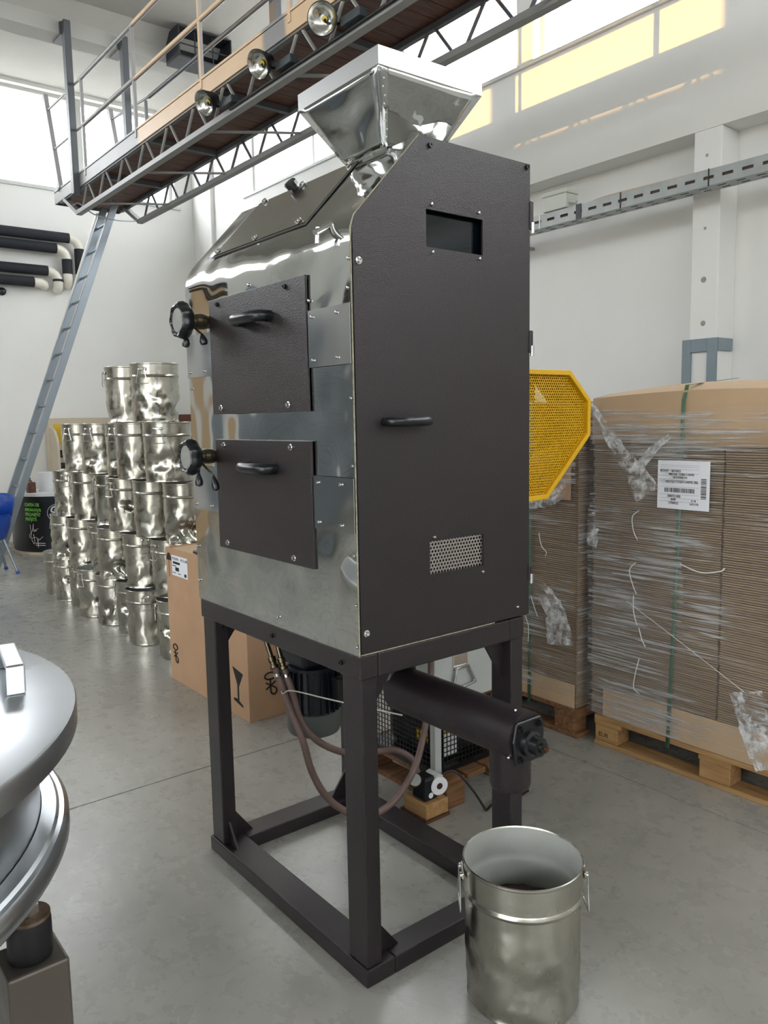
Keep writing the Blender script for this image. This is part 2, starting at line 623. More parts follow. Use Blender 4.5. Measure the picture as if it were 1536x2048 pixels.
def window(n, axis, h, us, z0, z1, mull=0.05, depth=0.06, pane_h=None, inward=1):
    """window_<n>: outer frame, mullions and one pane per light; us = light borders along the wall"""
    w = bpy.data.objects.new('window_%d' % n, None)
    COL.objects.link(w)
    OFF[w.name] = Vector((0, 0, 0))
    struct(w)
    def bx(u0, u1, za, zb, d0, d1):
        if axis == 1:
            return G().box(u0, u1, h + d0, h + d1, za, zb)
        return G().box(h + d0, h + d1, u0, u1, za, zb)
    f = 0.045
    bx(us[0], us[-1], z0, z0 + f, 0, depth).obj('bottom_rail', m_frame, w)
    bx(us[0], us[-1], z1 - f, z1, 0, depth).obj('top_rail', m_frame, w)
    for i, u in enumerate(us):
        a, b = (u, u + f) if i == 0 else (u - f, u) if i == len(us) - 1 else (u - mull / 2, u + mull / 2)
        bx(a, b, z0 + f, z1 - f, 0, depth).obj('mullion', m_frame, w)
    for i in range(len(us) - 1):
        bx(us[i] + f, us[i + 1] - f, z0 + f, z1 - f, depth * 0.45, depth * 0.55).obj('pane', m_glass, w)
    # daylight guide for the renderer (emits nothing itself)
    L = bpy.data.lights.new('daylight_portal', 'AREA')
    L.shape = 'RECTANGLE'
    L.size = us[-1] - us[0]
    L.size_y = z1 - z0
    L.cycles.is_portal = True
    o = bpy.data.objects.new('daylight_portal', L)
    c = (us[0] + us[-1]) / 2
    zc = (z0 + z1) / 2
    if axis == 1:
        o.location = (c, h - 0.05 * inward if inward > 0 else h + depth + 0.05, zc)
        d = Vector((0, -inward, 0))
    else:
        o.location = (h + depth + 0.05 if inward < 0 else h - 0.05, c, zc)
        d = Vector((-inward, 0, 0))
    o.rotation_euler = d.to_track_quat('-Z', 'Z' if False else 'Y').to_euler()
    # track with local Y up
    zax = -d
    yax = Vector((0, 0, 1))
    xax = yax.cross(zax)
    o.matrix_world = Matrix(((xax.x, yax.x, zax.x, o.location.x), (xax.y, yax.y, zax.y, o.location.y), (xax.z, yax.z, zax.z, o.location.z), (0, 0, 0, 1)))
    COL.objects.link(o)
    return w

# right wall: recessed lower wall, beam band with high windows above
ZB, ZS, ZH = 3.54, 4.54, 5.72
struct(G().box(XB - 0.3, XF + 0.3, YR + 0.235, YR + 0.5, 0, ZB).obj('wall_right', m_wall), 'white lower wall behind the pallets')
xs = [XB - 0.3, -9.75, -4.97, -4.785, 0.1, 0.3, 5.2, XF + 0.3]
zs = [ZB, ZS, ZH, ZC + 0.3]
struct(G().sheet(1, YR, xs, zs, lambda i, j: not (j == 1 and i in (1, 3, 5)), 0.34).obj('trim_1', m_wall), 'white concrete beam band carrying the high windows')
window(1, 1, YR + 0.10, [-9.75, -8.3, -6.62, -4.97], ZS, ZH)
window(2, 1, YR + 0.10, [-4.785, -3.15, -1.5, 0.1], ZS, ZH)
window(3, 1, YR + 0.10, [0.3, 1.95, 3.6, 5.2], ZS, ZH)
struct(G().box(-9.85, 5.3, YR - 0.022, YR + 0.10, ZS - 0.03, ZS + 0.004).obj('trim_2', m_frame, bevel=0.004), 'thin window sill above the beam')
# columns of the right wall
t3 = struct(G().box(-3.272, -3.06, YR, YR + 0.236, 0, ZB).obj('trim_3', m_wall, bevel=0.008), 'square white column behind the pallet stacks')
struct(G().box(XB, -10.72, YR - 0.06, YR + 0.236, 0, ZC).obj('trim_4', m_wall, bevel=0.008), 'white column in the far corner')
struct(G().box(0.6, 0.81, YR, YR + 0.236, 0, ZB).obj('trim_5', m_wall, bevel=0.008))
# grey steel guard frame round the foot of the column
gd = thing('column_guard', 'grey painted steel guard frame round the white column foot', 'guard', (-3.17, YR - 0.01, 0))
G().box(-3.315, -3.245, YR - 0.022, YR - 0.001, 0, 2.08).obj('upright', m_post, gd, bevel=0.003)
G().box(-3.118, -3.045, YR - 0.022, YR - 0.001, 0, 2.08).obj('upright', m_post, gd, bevel=0.003)
G().box(-3.245, -3.118, YR - 0.022, YR - 0.001, 1.985, 2.08).obj('crossbar', m_post, gd, bevel=0.003)
G().box(-3.059, -3.04, YR - 0.001, YR + 0.2, 1.99, 2.08).obj('return_bar', m_post, gd, bevel=0.003)
# small wall plugs and chipped patches on the column
for (x, z, r) in ((-3.17, 3.36, 0.012), (-3.17, 2.86, 0.012), (-3.17, 2.50, 0.022), (-3.165, 2.19, 0.02)):
    G().lathe([(0, 0), (r, 0), (r * 0.8, 0.004), (0, 0.006)], (x, YR, z), (0, -1, 0), 9).obj('plaster_chip', mat('chipped_plaster', 'a59c8d', 0.9, var=(90, 0.3)), t3)

# back wall with a window band
zs = [-0.05, 4.66, 5.90, ZC + 0.3]
ys = [YL - 0.3, -6.0, -0.35, 0.05, 5.17, YR + 0.5]
struct(G().sheet(0, XB, ys, zs, lambda i, j: not (j == 1 and i in (1, 3)), -0.34).obj('wall_back', m_wall), 'white far wall with a high window band')
window(4, 0, XB - 0.16, [0.05, 1.3, 2.56, 3.86, 5.17], 4.66, 5.90, mull=0.1, inward=-1)
# roller door, partition and dado added out of view for the steel to reflect
d2 = bpy.data.objects.new('added_roller_door', None); COL.objects.link(d2); OFF[d2.name] = Vector((0, 0, 0)); struct(d2)
m_roll = mat('added_roller_paint', '8f979e', 0.45)
for k in range(16):
    G().box(XB, XB + 0.05, -5.9, -3.3, 0.2 * k, 0.2 * k + 0.19).obj('added_roller_slat', m_roll, d2)
struct(G().box(XB, XB + 0.08, -2.6, -0.9, 0.0, 3.9).obj('trim_12', mat('added_partition_timber', 'c4a680', 0.5)))
window(5, 0, XB - 0.16, [-6.0, -4.6, -3.2, -1.8, -0.35], 4.66, 5.90, mull=0.1, inward=-1)
struct(G().box(XB - 0.1, XB + 0.03, -6.1, 5.25, 4.62, 4.663).obj('trim_6', m_frame, bevel=0.004), 'thin sill under the far windows')
# wall behind the camera's left, with the windows that let the sun in
zs = [0, 4.2, 4.62, 5.8, ZC + 0.3]
xs = [XB - 0.3, -6.45, -4.1, -3.9, -1.9, -1.6, 3.2, 3.6, 6.4, XF + 0.3]
struct(G().sheet(1, YL, xs, zs, lambda i, j: not (j == 2 and i in (1, 3, 7)) and not (j == 0 and i == 5), -0.34).obj('wall_left', m_wall))
# open gate added to let daylight in; unseen hall added to block low sun
struct(G().box(-14, 16, -19, -17.5, -0.2, 4.95).obj('exterior_sun_blocker', mat('sun_blocker_render', 'b9b3a8', 0.9)))
struct(G().box(-70, 70, -70, 70, -0.5, -0.17).obj('exterior_yard', mat('yard_concrete', '8f8d88', 0.9)))
# closed gate added further along as a dark shape for reflections
d1 = bpy.data.objects.new('added_dark_gate', None); COL.objects.link(d1); OFF[d1.name] = Vector((0, 0, 0)); struct(d1)
m_gate = mat('added_gate_paint', '5f5148', 0.5)
for k in range(6):
    G().box(-10.6 + 0.6 * k, -10.02 + 0.6 * k, YL, YL + 0.06, 0.0, 3.6).obj('added_gate_board', m_gate, d1)
window(6, 1, YL - 0.16, [-6.45, -4.1], 4.62, 5.8, inward=-1)
window(7, 1, YL - 0.16, [-3.9, -1.9], 4.62, 5.8, inward=-1)
window(8, 1, YL - 0.16, [3.6, 5.0, 6.4], 4.62, 5.8, inward=-1)
# wall behind the camera
struct(G().box(XB + 0.05, -1.7, YL, YL + 0.012, 0, 1.5).obj('added_dado_left', mat('added_dado_paint', '59625f', 0.5)))  # dado added to darken what the lower steel reflects
ys = [YL - 0.3, -6.0, -0.9, -0.5, 4.6, YR + 0.5]
zs = [0, 4.5, 5.75, ZC + 0.3]
struct(G().sheet(0, XF, ys, zs, lambda i, j: not (j == 1 and i in (1, 3)), 0.34).obj('wall_front', m_wall))
window(9, 0, XF + 0.1, [-6.0, -4.3, -2.6, -0.9], 4.5, 5.75)  # both high windows here are added to brighten the floor
window(10, 0, XF + 0.1, [-0.5, 1.2, 2.9, 4.6], 4.5, 5.75)
L = bpy.data.lights.new('daylight_portal', 'AREA'); L.shape = 'RECTANGLE'; L.size = 4.8; L.size_y = 4.2; L.cycles.is_portal = True
o = bpy.data.objects.new('daylight_portal', L)
o.matrix_world = Matrix(((-1, 0, 0, 0.8), (0, 0, -1, YL + 0.02), (0, 1, 0, 2.1), (0, 0, 0, 1)))
COL.objects.link(o)
# ceiling and the concrete beam across it
ce = struct(G().box(XB - 0.3, XF + 0.3, YL - 0.3, YR + 0.5, ZC, ZC + 0.25).obj('ceiling', m_ceil), 'grey-white concrete ceiling slab')
g = G()
pr = [(-9.35, 5.64), (-9.07, 5.64), (-9.07, 5.80), (-8.93, ZC), (-9.49, ZC), (-9.35, 5.80)]
g.add([(x, y, z) for y in (YL, YR) for (x, z) in pr], [(0, 1, 2, 3, 4, 5), (11, 10, 9, 8, 7, 6)] + [(i, (i + 1) % 6, (i + 1) % 6 + 6, i + 6) for i in range(6)])
struct(g.obj('trim_7', m_ceil), 'concrete beam under the ceiling across the hall')
for k, xb in enumerate((-3.9, 1.4)):
    struct(G().box(xb - 0.15, xb + 0.15, YL, YR, 5.6, ZC).obj('trim_%d' % (8 + k), m_ceil))
# ---------------------------------------------------------------- the tall machine
MX0, MX1, MY0, MY1 = -2.555, -1.612, 1.19, 1.842
ZP, ZSH, ZT, YRG = 0.935, 2.03, 2.272, 1.417      # body bottom, shoulder, top, ridge
mc = thing('coffee_machine', 'tall dark brown and polished steel coffee machine on a black frame', 'machine', ((MX0 + MX1) / 2, (MY0 + MY1) / 2, 0))
# base frame of flat beams
for a in ((MX0, MX1, MY0, MY0 + 0.1), (MX0, MX1, MY1 - 0.1, MY1), (MX0, MX0 + 0.1, MY0 + 0.1, MY1 - 0.1), (MX1 - 0.08, MX1, MY0 + 0.1, MY1 - 0.1)):
    G().box(*a, 0.0, 0.052).obj('base_beam', m_dark, mc, bevel=0.004)
# legs of rectangular tube
LW, LD = 0.085, 0.052
legs = [(MX0 + 0.012, MX0 + 0.012 + LW, MY0 + 0.006, MY0 + 0.006 + LD), (MX1 - 0.006 - LW, MX1 - 0.006, MY0 + 0.006, MY0 + 0.006 + LD),
        (MX0 + 0.012, MX0 + 0.012 + LW, MY1 - 0.02 - LD, MY1 - 0.02), (MX1 - 0.006 - LW, MX1 - 0.006, MY1 - 0.02 - LD, MY1 - 0.02)]
for a in legs:
    G().box(*a, 0.052, 0.875).obj('leg', m_dark, mc, bevel=0.004)
# top rails
for a in ((MX0 + 0.004, MX1 - 0.003, MY0 + 0.002, MY0 + 0.062), (MX0 + 0.004, MX1 - 0.003, MY1 - 0.08, MY1 - 0.018), (MX0 + 0.004, MX0 + 0.064, MY0 + 0.062, MY1 - 0.08), (MX1 - 0.063, MX1 - 0.003, MY0 + 0.062, MY1 - 0.08)):
    G().box(*a, 0.868, 0.934).obj('top_rail', m_dark, mc, bevel=0.004)
# triangular gussets: foot of the legs along Y, head of the legs along X and Y
def gus(pts, ax, c, th=0.008):
    G().prism(pts, ax, c - th / 2, c + th / 2).obj('gusset', m_dark, mc)
for xg in (MX1 - 0.045, MX0 + 0.055):
    y0 = MY0 + 0.006 + LD
    gus([(y0, 0.052), (y0 + 0.085, 0.052), (y0, 0.165)], 0, xg)
    y1 = MY1 - 0.02 - LD
    gus([(y1, 0.052), (y1 - 0.085, 0.052), (y1, 0.165)], 0, xg)
    gus([(y0, 0.868), (y0 + 0.085, 0.868), (y0, 0.755)], 0, xg)
    gus([(y1, 0.868), (y1 - 0.085, 0.868), (y1, 0.735)], 0, xg)
for yg in (MY0 + 0.03, MY1 - 0.045):
    gus([(MX0 + 0.012 + LW, 0.868), (MX0 + 0.055 + LW, 0.868), (MX0 + 0.012 + LW, 0.835)], 1, yg)
    gus([(MX0 + 0.012 + LW, 0.052), (MX0 + 0.07 + LW, 0.052), (MX0 + 0.012 + LW, 0.13)], 1, yg)
# steel cladding: front, slope with a rolled bend, top, as one bent sheet with a slightly dented face
def clad_pt(u):
    # u along the profile: front up, bend, slope, top
    prof = [(MY0, ZP)]
    for k in range(1, 23):
        prof.append((MY0, ZP + (ZSH - 0.058 - ZP) * k / 22))
    return prof
prof = clad_pt(0)
a0 = Vector((MY0, ZSH - 0.058)); a1 = Vector((MY0, ZSH)); sl = Vector((YRG - MY0, ZT - ZSH)).normalized()
for k in range(1, 9):
    t = k / 9
    q = (1 - t) ** 2 * a0 + 2 * t * (1 - t) * a1 + t * t * (a1 + sl * 0.058)
    prof.append((q.x, q.y))
L = math.hypot(YRG - MY0, ZT - ZSH)
for k in range(1, 9):
    q = a1 + sl * (0.058 + (L - 0.058) * (k - 1) / 7)
    prof.append((q.x, q.y))
for k in range(1, 5):
    prof.append((YRG + (MY1 - 0.004 - YRG) * k / 4, ZT))
g = G()
nx = 26
x_a, x_b = MX0, MX1 - 0.006
vs = []
for i in range(nx + 1):
    x = x_a + (x_b - x_a) * i / nx
    for j, (y, z) in enumerate(prof):
        e = min(1, min(i, nx - i) / 2) * min(1, min(j, len(prof) - 1 - j) / 2)
        d = noise.noise((x * 3.1, z * 3.3, y * 3 + 5.0)) * 0.0026 * e
        if j <= 22:
            vs.append((x, y - d, z))
        else:
            vs.append((x, y - d * 0.5, z + d * 0.5))
n = len(prof)
fs = [(i * n + j, (i + 1) * n + j, (i + 1) * n + j + 1, i * n + j + 1) for i in range(nx) for j in range(n - 1)]
g.add(vs, fs)
clad = g.obj('front_cladding', m_steel, mc, smooth=True)
# side panels
hole_y, hole_z = (1.436, 1.648), (1.995, 2.091)
gr_y, gr_z = (1.434, 1.644), (1.118, 1.211)
ysP = [MY0 + 0.004, gr_y[0], hole_y[0] + 0.001, gr_y[1], hole_y[1], MY1]
def side_panel(x, th):
    # octagon-cornered outline with two openings: rectangular grid below the shoulder, sloped top as extra quads
    g = G()
    ys = [MY0 + 0.005, 1.203, 1.30, YRG, 1.436, 1.646, MY1]
    zs = [ZP + 0.006, gr_z[0], gr_z[1], hole_z[0], ZSH, hole_z[1], ZT]
    idx, vs, fs = {}, [], []
    def top(y):
        if y < 1.2:
            return ZSH - 0.016
        return ZSH + (ZT - ZSH) * min(1, max(0, (y - MY0) / (YRG - MY0)))
    def V(i, j, s):
        k = (i, j, s)
        if k not in idx:
            idx[k] = len(vs)
            vs.append((x + (th if s else 0), ys[i], min(zs[j], top(ys[i]))))
        return idx[k]
    cells = {}
    for i in range(len(ys) - 1):
        for j in range(len(zs) - 1):
            if i == 4 and j in (1,):
                continue
            if i == 4 and j in (3, 4):
                continue
            cells[(i, j)] = 1
    for (i, j) in cells:
        for s, rev in ((0, 1), (1, 0)):
            q = [V(i, j, s), V(i + 1, j, s), V(i + 1, j + 1, s), V(i, j + 1, s)]
            fs.append(tuple(q[::-1]) if rev else tuple(q))
        for (di, dj, a, b) in ((-1, 0, (i, j), (i, j + 1)), (1, 0, (i + 1, j + 1), (i + 1, j)), (0, -1, (i + 1, j), (i, j)), (0, 1, (i, j + 1), (i + 1, j + 1))):
            if (i + di, j + dj) not in cells:
                fs.append((V(*a, 0), V(*b, 0), V(*b, 1), V(*a, 1)))
    # merge doubles where the slope squeezes cells flat
    import bmesh
    bm = bmesh.new()
    bv = [bm.verts.new(v) for v in vs]
    for f in fs:
        try:
            bm.faces.new([bv[k] for k in f])
        except ValueError:
            pass
    bmesh.ops.remove_doubles(bm, verts=bm.verts, dist=1e-5)
    bmesh.ops.dissolve_degenerate(bm, edges=bm.edges, dist=1e-5)
    bm.verts.ensure_lookup_table()
    bm.verts.index_update()
    g.add([tuple(v.co) for v in bm.verts], [tuple(v.index for v in f.verts) for f in bm.faces])
    bm.free()
    return g
sp = side_panel(MX1 - 0.006, 0.006).obj('side_panel', m_dark, mc, label='dark brown hammered side panel')
G().prism([(MY0 + 0.004, ZP), (MY1, ZP), (MY1, ZT - 0.002), (YRG, ZT - 0.002), (1.225, ZSH + 0.03), (MY0 + 0.004, ZSH - 0.045)], 0, MX0 + 0.001, MX0 + 0.005).obj('side_panel', m_dark, mc)
G().box(MX0 + 0.006, MX1 - 0.008, MY1 - 0.006, MY1, ZP, ZT - 0.003).obj('back_panel', m_dark, mc)
G().box(MX0 + 0.006, MX1 - 0.012, MY0 + 0.02, MY1 - 0.01, ZP, ZP + 0.005).obj('bottom_panel', m_shade, mc)
# cream sealant bead along the panel edge
m_seal = mat('yellowed_sealant', '8f8b78', 0.7, var=(60, 0.3))
g = G()
pts = [(MX1 - 0.003, MY0 + 0.001, ZP), (MX1 - 0.003, MY0 + 0.001, ZSH - 0.016), (MX1 - 0.003, 1.202, ZSH + 0.014), (MX1 - 0.003, YRG, ZT + 0.001)]
g.tube(pts, 0.0022, 6)
g.obj('sealant_bead', m_seal, mc)
g = G(); g.tube([(MX1 - 0.002, MY0 + 0.004, ZP + 0.002), (MX1 - 0.002, MY1 - 0.15, ZP + 0.002)], 0.002, 6)
g.obj('sealant_bead', m_seal, mc)
# black window for the display, dark chamber behind
G().box(MX1 - 0.03, MX1 - 0.022, 1.42, 1.665, 1.975, 2.11).obj('display_glass', m_tint, mc)
# ventilation grille
gq = G().box(MX1 - 0.009, MX1 - 0.0075, gr_y[0] - 0.004, gr_y[1] + 0.004, gr_z[0] - 0.004, gr_z[1] + 0.004).obj('vent_grille', m_gperf, mc, label='perforated steel vent grille')
G().box(MX1 - 0.05, MX1 - 0.045, 1.41, 1.67, 1.09, 1.24).obj('grille_backing', m_shade, mc)
# screws
scr = shared(G().lathe([(0.0045, 0), (0.0045, 0.003), (0.0035, 0.005), (0, 0.0055)], n=10), m_chrome, 'screw', True)
capscr = shared(G().lathe([(0.0095, 0), (0.0095, 0.002), (0.006, 0.003), (0.006, 0.008), (0.0035, 0.008), (0.0033, 0.005), (0, 0.005)], n=14), m_chrome, 'cap_screw', True)
blkscr = shared(G().lathe([(0.007, 0), (0.007, 0.006), (0.0035, 0.006), (0.003, 0.004), (0, 0.004)], n=12), m_black, 'black_screw', True)
RX, RYn = Euler((0, PI / 2, 0)), Euler((PI / 2, 0, 0))
for (y, z) in ((1.212, 1.936), (1.212, 0.994)):
    place(capscr, 'screw', mc, (MX1, y, z), RX)
for (y, z) in ((1.452, 2.252), (1.828, 2.262)):
    place(blkscr, 'screw', mc, (MX1, y, z), RX)
for (y, z) in ((1.455, 2.105), (1.63, 2.107), (1.457, 1.983), (1.632, 1.985), (1.64, 1.10), (1.452, 1.222), (1.79, 0.97)):
    place(scr, 'screw', mc, (MX1, y, z), RX)
for (x, z) in ((-1.62, 1.94), (-1.625, 1.87), (-1.622, 1.60), (-1.622, 1.43), (-1.625, 1.20), (-1.622, 1.07), (-1.622, 0.96), (-2.545, 1.93), (-2.54, 1.66), (-2.545, 1.12), (-2.545, 1.00), (-2.02, 0.965), (-1.80, 1.86), (-2.12, 1.945)):
    place(scr, 'screw', mc, (x, MY0 - 0.001, z), RYn)
for (x, z) in ((-2.06, 0.90), (-1.70, 0.90)):
    place(blkscr, 'screw', mc, (x, MY0 + 0.002, z), RYn)
# riveted patch sheets
def patch(x0, x1, z0, z1):
    o = G().box(x0, x1, MY0 - 0.006, MY0 - 0.0035, z0, z1).obj('patch_sheet', m_steelflat, mc, label='riveted steel patch sheet')
    for x in (x0 + 0.02, x1 - 0.055):
        for z in (z0 + 0.018, z1 - 0.018):
            place(scr, 'rivet', o, (x, MY0 - 0.006, z), RYn)
patch(-1.803, MX1 - 0.004, 1.686, 1.834)
patch(-1.797, MX1 - 0.004, 1.256, 1.399)
patch(MX0 + 0.004, -2.37, 1.695, 1.834)
patch(MX0 + 0.004, -2.36, 1.252, 1.40)
# two dark access doors with grips
def door(x0, x1, z0, z1, hz, hx):
    d = G().box(x0, x1, MY0 - 0.0085, MY0 - 0.0015, z0, z1).obj('access_door', m_dark, mc, bevel=0.0015, label='dark hammered access door')
    for x in (x0 + 0.06, x1 - 0.1):
        for z in (z0 + 0.02, z1 - 0.018):
            place(capscr if z < z1 - 0.03 or z1 < 1.6 else blkscr, 'screw', d, (x, MY0 - 0.0085, z), RYn)
    y = MY0 - 0.0085
    p = smooth_path([(hx, y, hz), (hx - 0.004, y - 0.028, hz), (hx - 0.03, y - 0.042, hz), (hx - 0.085, y - 0.045, hz), (hx - 0.125, y - 0.042, hz), (hx - 0.15, y - 0.028, hz), (hx - 0.154, y, hz)], 5)
    G().tube(p, 0.0165, 14).obj('grip', m_grip, d, smooth=60)
door(-2.37, -1.808, 1.571, 1.929, 1.842, -1.995)
door(-2.362, -1.803, 1.14, 1.4915, 1.41, -1.99)
# grip on the side panel
xq = MX1
p = smooth_path([(xq, 1.285, 1.54), (xq + 0.03, 1.287, 1.54), (xq + 0.043, 1.305, 1.54), (xq + 0.045, 1.345, 1.54), (xq + 0.043, 1.392, 1.54), (xq + 0.03, 1.41, 1.54), (xq, 1.412, 1.54)], 5)
G().tube(p, 0.0125, 12).obj('grip', m_grip, sp, smooth=60)
# hinges along the rear edge
for (za, zb) in ((2.09, 2.17), (1.735, 1.80), (1.045, 1.09)):
    h = G().box(MX1 - 0.012, MX1 + 0.004, MY1 - 0.002, MY1 + 0.012, za, zb).obj('hinge', m_dark, mc, bevel=0.002)
    G().cyl((MX1 + 0.002, MY1 + 0.01, za - 0.01), (MX1 + 0.002, MY1 + 0.01, za + 0.02), 0.006, 10).obj('hinge_pin', m_chrome, h, smooth=True)
# hand wheels with dial caps and lever knobs
def hand_wheel(x, z):
    w = G()
    ax = Vector((0, -1, 0))
    st = G().lathe([(0.016, 0), (0.021, 0.004), (0.025, 0.02), (0.025, 0.028), (0.0235, 0.029), (0.0235, 0.031), (0.025, 0.032), (0.024, 0.046), (0.014, 0.056), (0.012, 0.075), (0.012, 0.09)], (x, MY0, z), ax, 20).obj('valve_body', m_brass, mc, smooth=True)
    def lob(r, h, an, i):
        return r if i in (0, 7) else r * (1 + 0.055 * math.cos(7 * an))
    w.lathe([(0.012, 0.064), (0.044, 0.068), (0.054, 0.078), (0.057, 0.092), (0.054, 0.106), (0.047, 0.112), (0.042, 0.110), (0.038, 0.106)], (x, MY0, z), ax, 56, lob)
    hw = w.obj('hand_wheel', m_grip, st, smooth=True)
    return st, hw
for (x, z, lv) in ((-2.392, 1.866, ((-0.004, -0.062, 0.012), (0.045, -0.058, -0.02))), (-2.378, 1.437, ((0.03, -0.07, 0.012), (0.07, -0.08, -0.02)))):
    st, hw = hand_wheel(x, z)
    G().lathe([(0.037, 0.1), (0.037, 0.107), (0, 0.108)], (x, MY0, z), (0, -1, 0), 28).obj('dial_cap', mat('dial_grey', '8e8f8b', 0.35), st, smooth=30, label='grey dial cap')
    for (dx, dz, dy) in lv:
        q0 = Vector((x, MY0 - 0.06, z - 0.012)); q1 = Vector((x + dx * 0.9, MY0 - 0.065 - dy, z + dz * 0.75)); q2 = Vector((x + dx * 1.1, MY0 - 0.066 - dy * 1.2, z + dz * 1.35))
        lv_o = G().cyl(q0, q1, 0.0035, 8).obj('lever', m_brass, st, smooth=True)
        d = (q2 - q1)
        G().lathe([(0.004, 0), (0.009, d.length * 0.3), (0.013, d.length * 0.65), (0.011, d.length * 0.9), (0, d.length)], q1, d, 14).obj('lever_knob', m_grip, lv_o, smooth=True)
# quick latch on the shoulder
la = G().cyl((-1.722, MY0 + 0.02, 2.045), (-1.722, MY0 - 0.03, 2.015), 0.009, 12).obj('latch', m_chrome, mc, smooth=True)
G().cyl((-1.722, MY0 - 0.02, 2.03), (-1.722, MY0 - 0.024, 1.99), 0.006, 10).obj('latch_tongue', m_chrome, la, smooth=True)
# hatch on the slope
nrm = Vector((0, -sl.y, sl.x))
def SP(x, s, h):
    return Vector((x, MY0 + sl.x * s, ZSH + sl.y * s)) + nrm * h
def slope_box(x0, x1, s0, s1, h0, h1):
    g = G()
    vs = [SP(x, s, h) for h in (h0, h1) for s in (s0, s1) for x in (x0, x1)]
    return g.add(vs, [(0, 2, 3, 1), (4, 5, 7, 6), (0, 1, 5, 4), (2, 6, 7, 3), (0, 4, 6, 2), (1, 3, 7, 5)])
m_hatch = mat('brushed_steel_hatch', 'b0aca3', 0.2, 1.0, rvar=(6, 0.06), bump=(3, 0.12, 0.012))
hd = slope_box(-2.415, -1.873, 0.066, 0.326, 0.002, 0.006).obj('hatch', m_hatch, mc, label='brushed steel hatch on the sloping top')
for (x0, x1, s0, s1) in ((-2.42, -1.868, 0.057, 0.064), (-2.42, -2.413, 0.064, 0.328), (-1.875, -1.868, 0.064, 0.328)):
    slope_box(x0, x1, s0, s1, 0.001, 0.004).obj('hatch_seal', mat('grey_seal', '4c4c4a', 0.6), hd)
for (x, s) in ((-2.40, 0.078), (-2.155, 0.078), (-1.915, 0.078), (-2.37, 0.318), (-2.14, 0.318), (-1.90, 0.318)):
    c = slope_box(x - 0.008, x + 0.008, s - 0.008, s + 0.008, 0.006, 0.016).obj('hatch_clip', m_chrome, hd, bevel=0.003)
kb = SP(-2.19, 0.318, 0.004)
k1 = G().lathe([(0.012, 0), (0.014, 0.008), (0.021, 0.010), (0.022, 0.024), (0.018, 0.03), (0, 0.031)], kb, nrm, 8).obj('hatch_knob', m_black, hd, smooth=30)
# hopper
HX, HY, HB = -1.836, 1.498, 2.272
m_hop = mat('mirror_hopper_sheet', 'bfc1c0', 0.05, 1.0, bump=(3.6, 0.32, 0.03), bump2=(11, 0.12, 0.008))
bw, bh = 0.09, 0.092
RA, RB, ZR0, ZR1 = 0.192, 0.180, 2.4315, 2.477
def quad_sheet(c00, c10, c11, c01, n, wob, seed):
    g = G()
    A, B, Cc, D = map(Vector, (c00, c10, c11, c01))
    nn = (B - A).cross(D - A).normalized()
    vs = []
    for i in range(n + 1):
        for j in range(n + 1):
            u, v = i / n, j / n
            p = A * (1 - u) * (1 - v) + B * u * (1 - v) + Cc * u * v + D * (1 - u) * v
            e = math.sin(PI * u) * math.sin(PI * v)
            vs.append(p + nn * wob * e * noise.noise((u * 3 + seed, v * 3, seed * 2.0)))
    k = n + 1
    g.add(vs, [(i * k + j, (i + 1) * k + j, (i + 1) * k + j + 1, i * k + j + 1) for i in range(n) for j in range(n)])
    return g
bc = [(HX - bw, HY - bh, HB), (HX + bw, HY - bh, HB), (HX + bw, HY + bh, HB), (HX - bw, HY + bh, HB)]
HROT = Matrix.Rotation(math.radians(-1.2), 2)
def hr(dx, dy):
    q = HROT @ Vector((dx, dy))
    return (HX + q.x, HY + q.y)
rc = [(*hr(-RA, -RB), ZR0), (*hr(RA, -RB), ZR0), (*hr(RA, RB), ZR0), (*hr(-RA, RB), ZR0)]
g = G()
for k in range(4):
    q = quad_sheet(bc[k], bc[(k + 1) % 4], rc[(k + 1) % 4], rc[k], 10, 0.012, k * 7.3)
    g.add(q.v, q.f)
hop = g.obj('hopper', m_hop, mc, smooth=25, label='mirror polished feed hopper', fix=False)
sol = hop.modifiers.new('sheet', 'SOLIDIFY'); sol.thickness = 0.0015; sol.offset = -1
g = G()
th = 0.003
ro = [hr(-RA, -RB), hr(RA, -RB), hr(RA, RB), hr(-RA, RB)]
ri = [hr(-RA + th, -RB + th), hr(RA - th, -RB + th), hr(RA - th, RB - th), hr(-RA + th, RB - th)]
vs = [(*p, z) for z in (ZR0, ZR1) for p in ro] + [(*p, z) for z in (ZR0, ZR1) for p in ri]
fs = []
for k in range(4):
    l = (k + 1) % 4
    fs += [(k, l, l + 4, k + 4), (8 + l, 8 + k, 12 + k, 12 + l), (4 + k, 4 + l, 12 + l, 12 + k), (l, k, 8 + k, 8 + l)]
g.add(vs, fs)
g.obj('hopper_rim', mat('satin_rim_sheet', 'a9aaa9', 0.38, 1.0), hop)
# tack-weld blobs down the front corner of the hopper
for k in range(9):
    t = 0.05 + 0.1 * k
    p = Vector(rc[1]).lerp(Vector(bc[1]), t) + Vector((0.0008, 0.010 + 0.004 * (k % 2), 0))
    G().lathe([(0.003, -0.001), (0.0026, 0.0016), (0, 0.0024)], p, (1, -0.2, -0.4), 7).obj('weld_spot', m_chrome, hop, smooth=True)
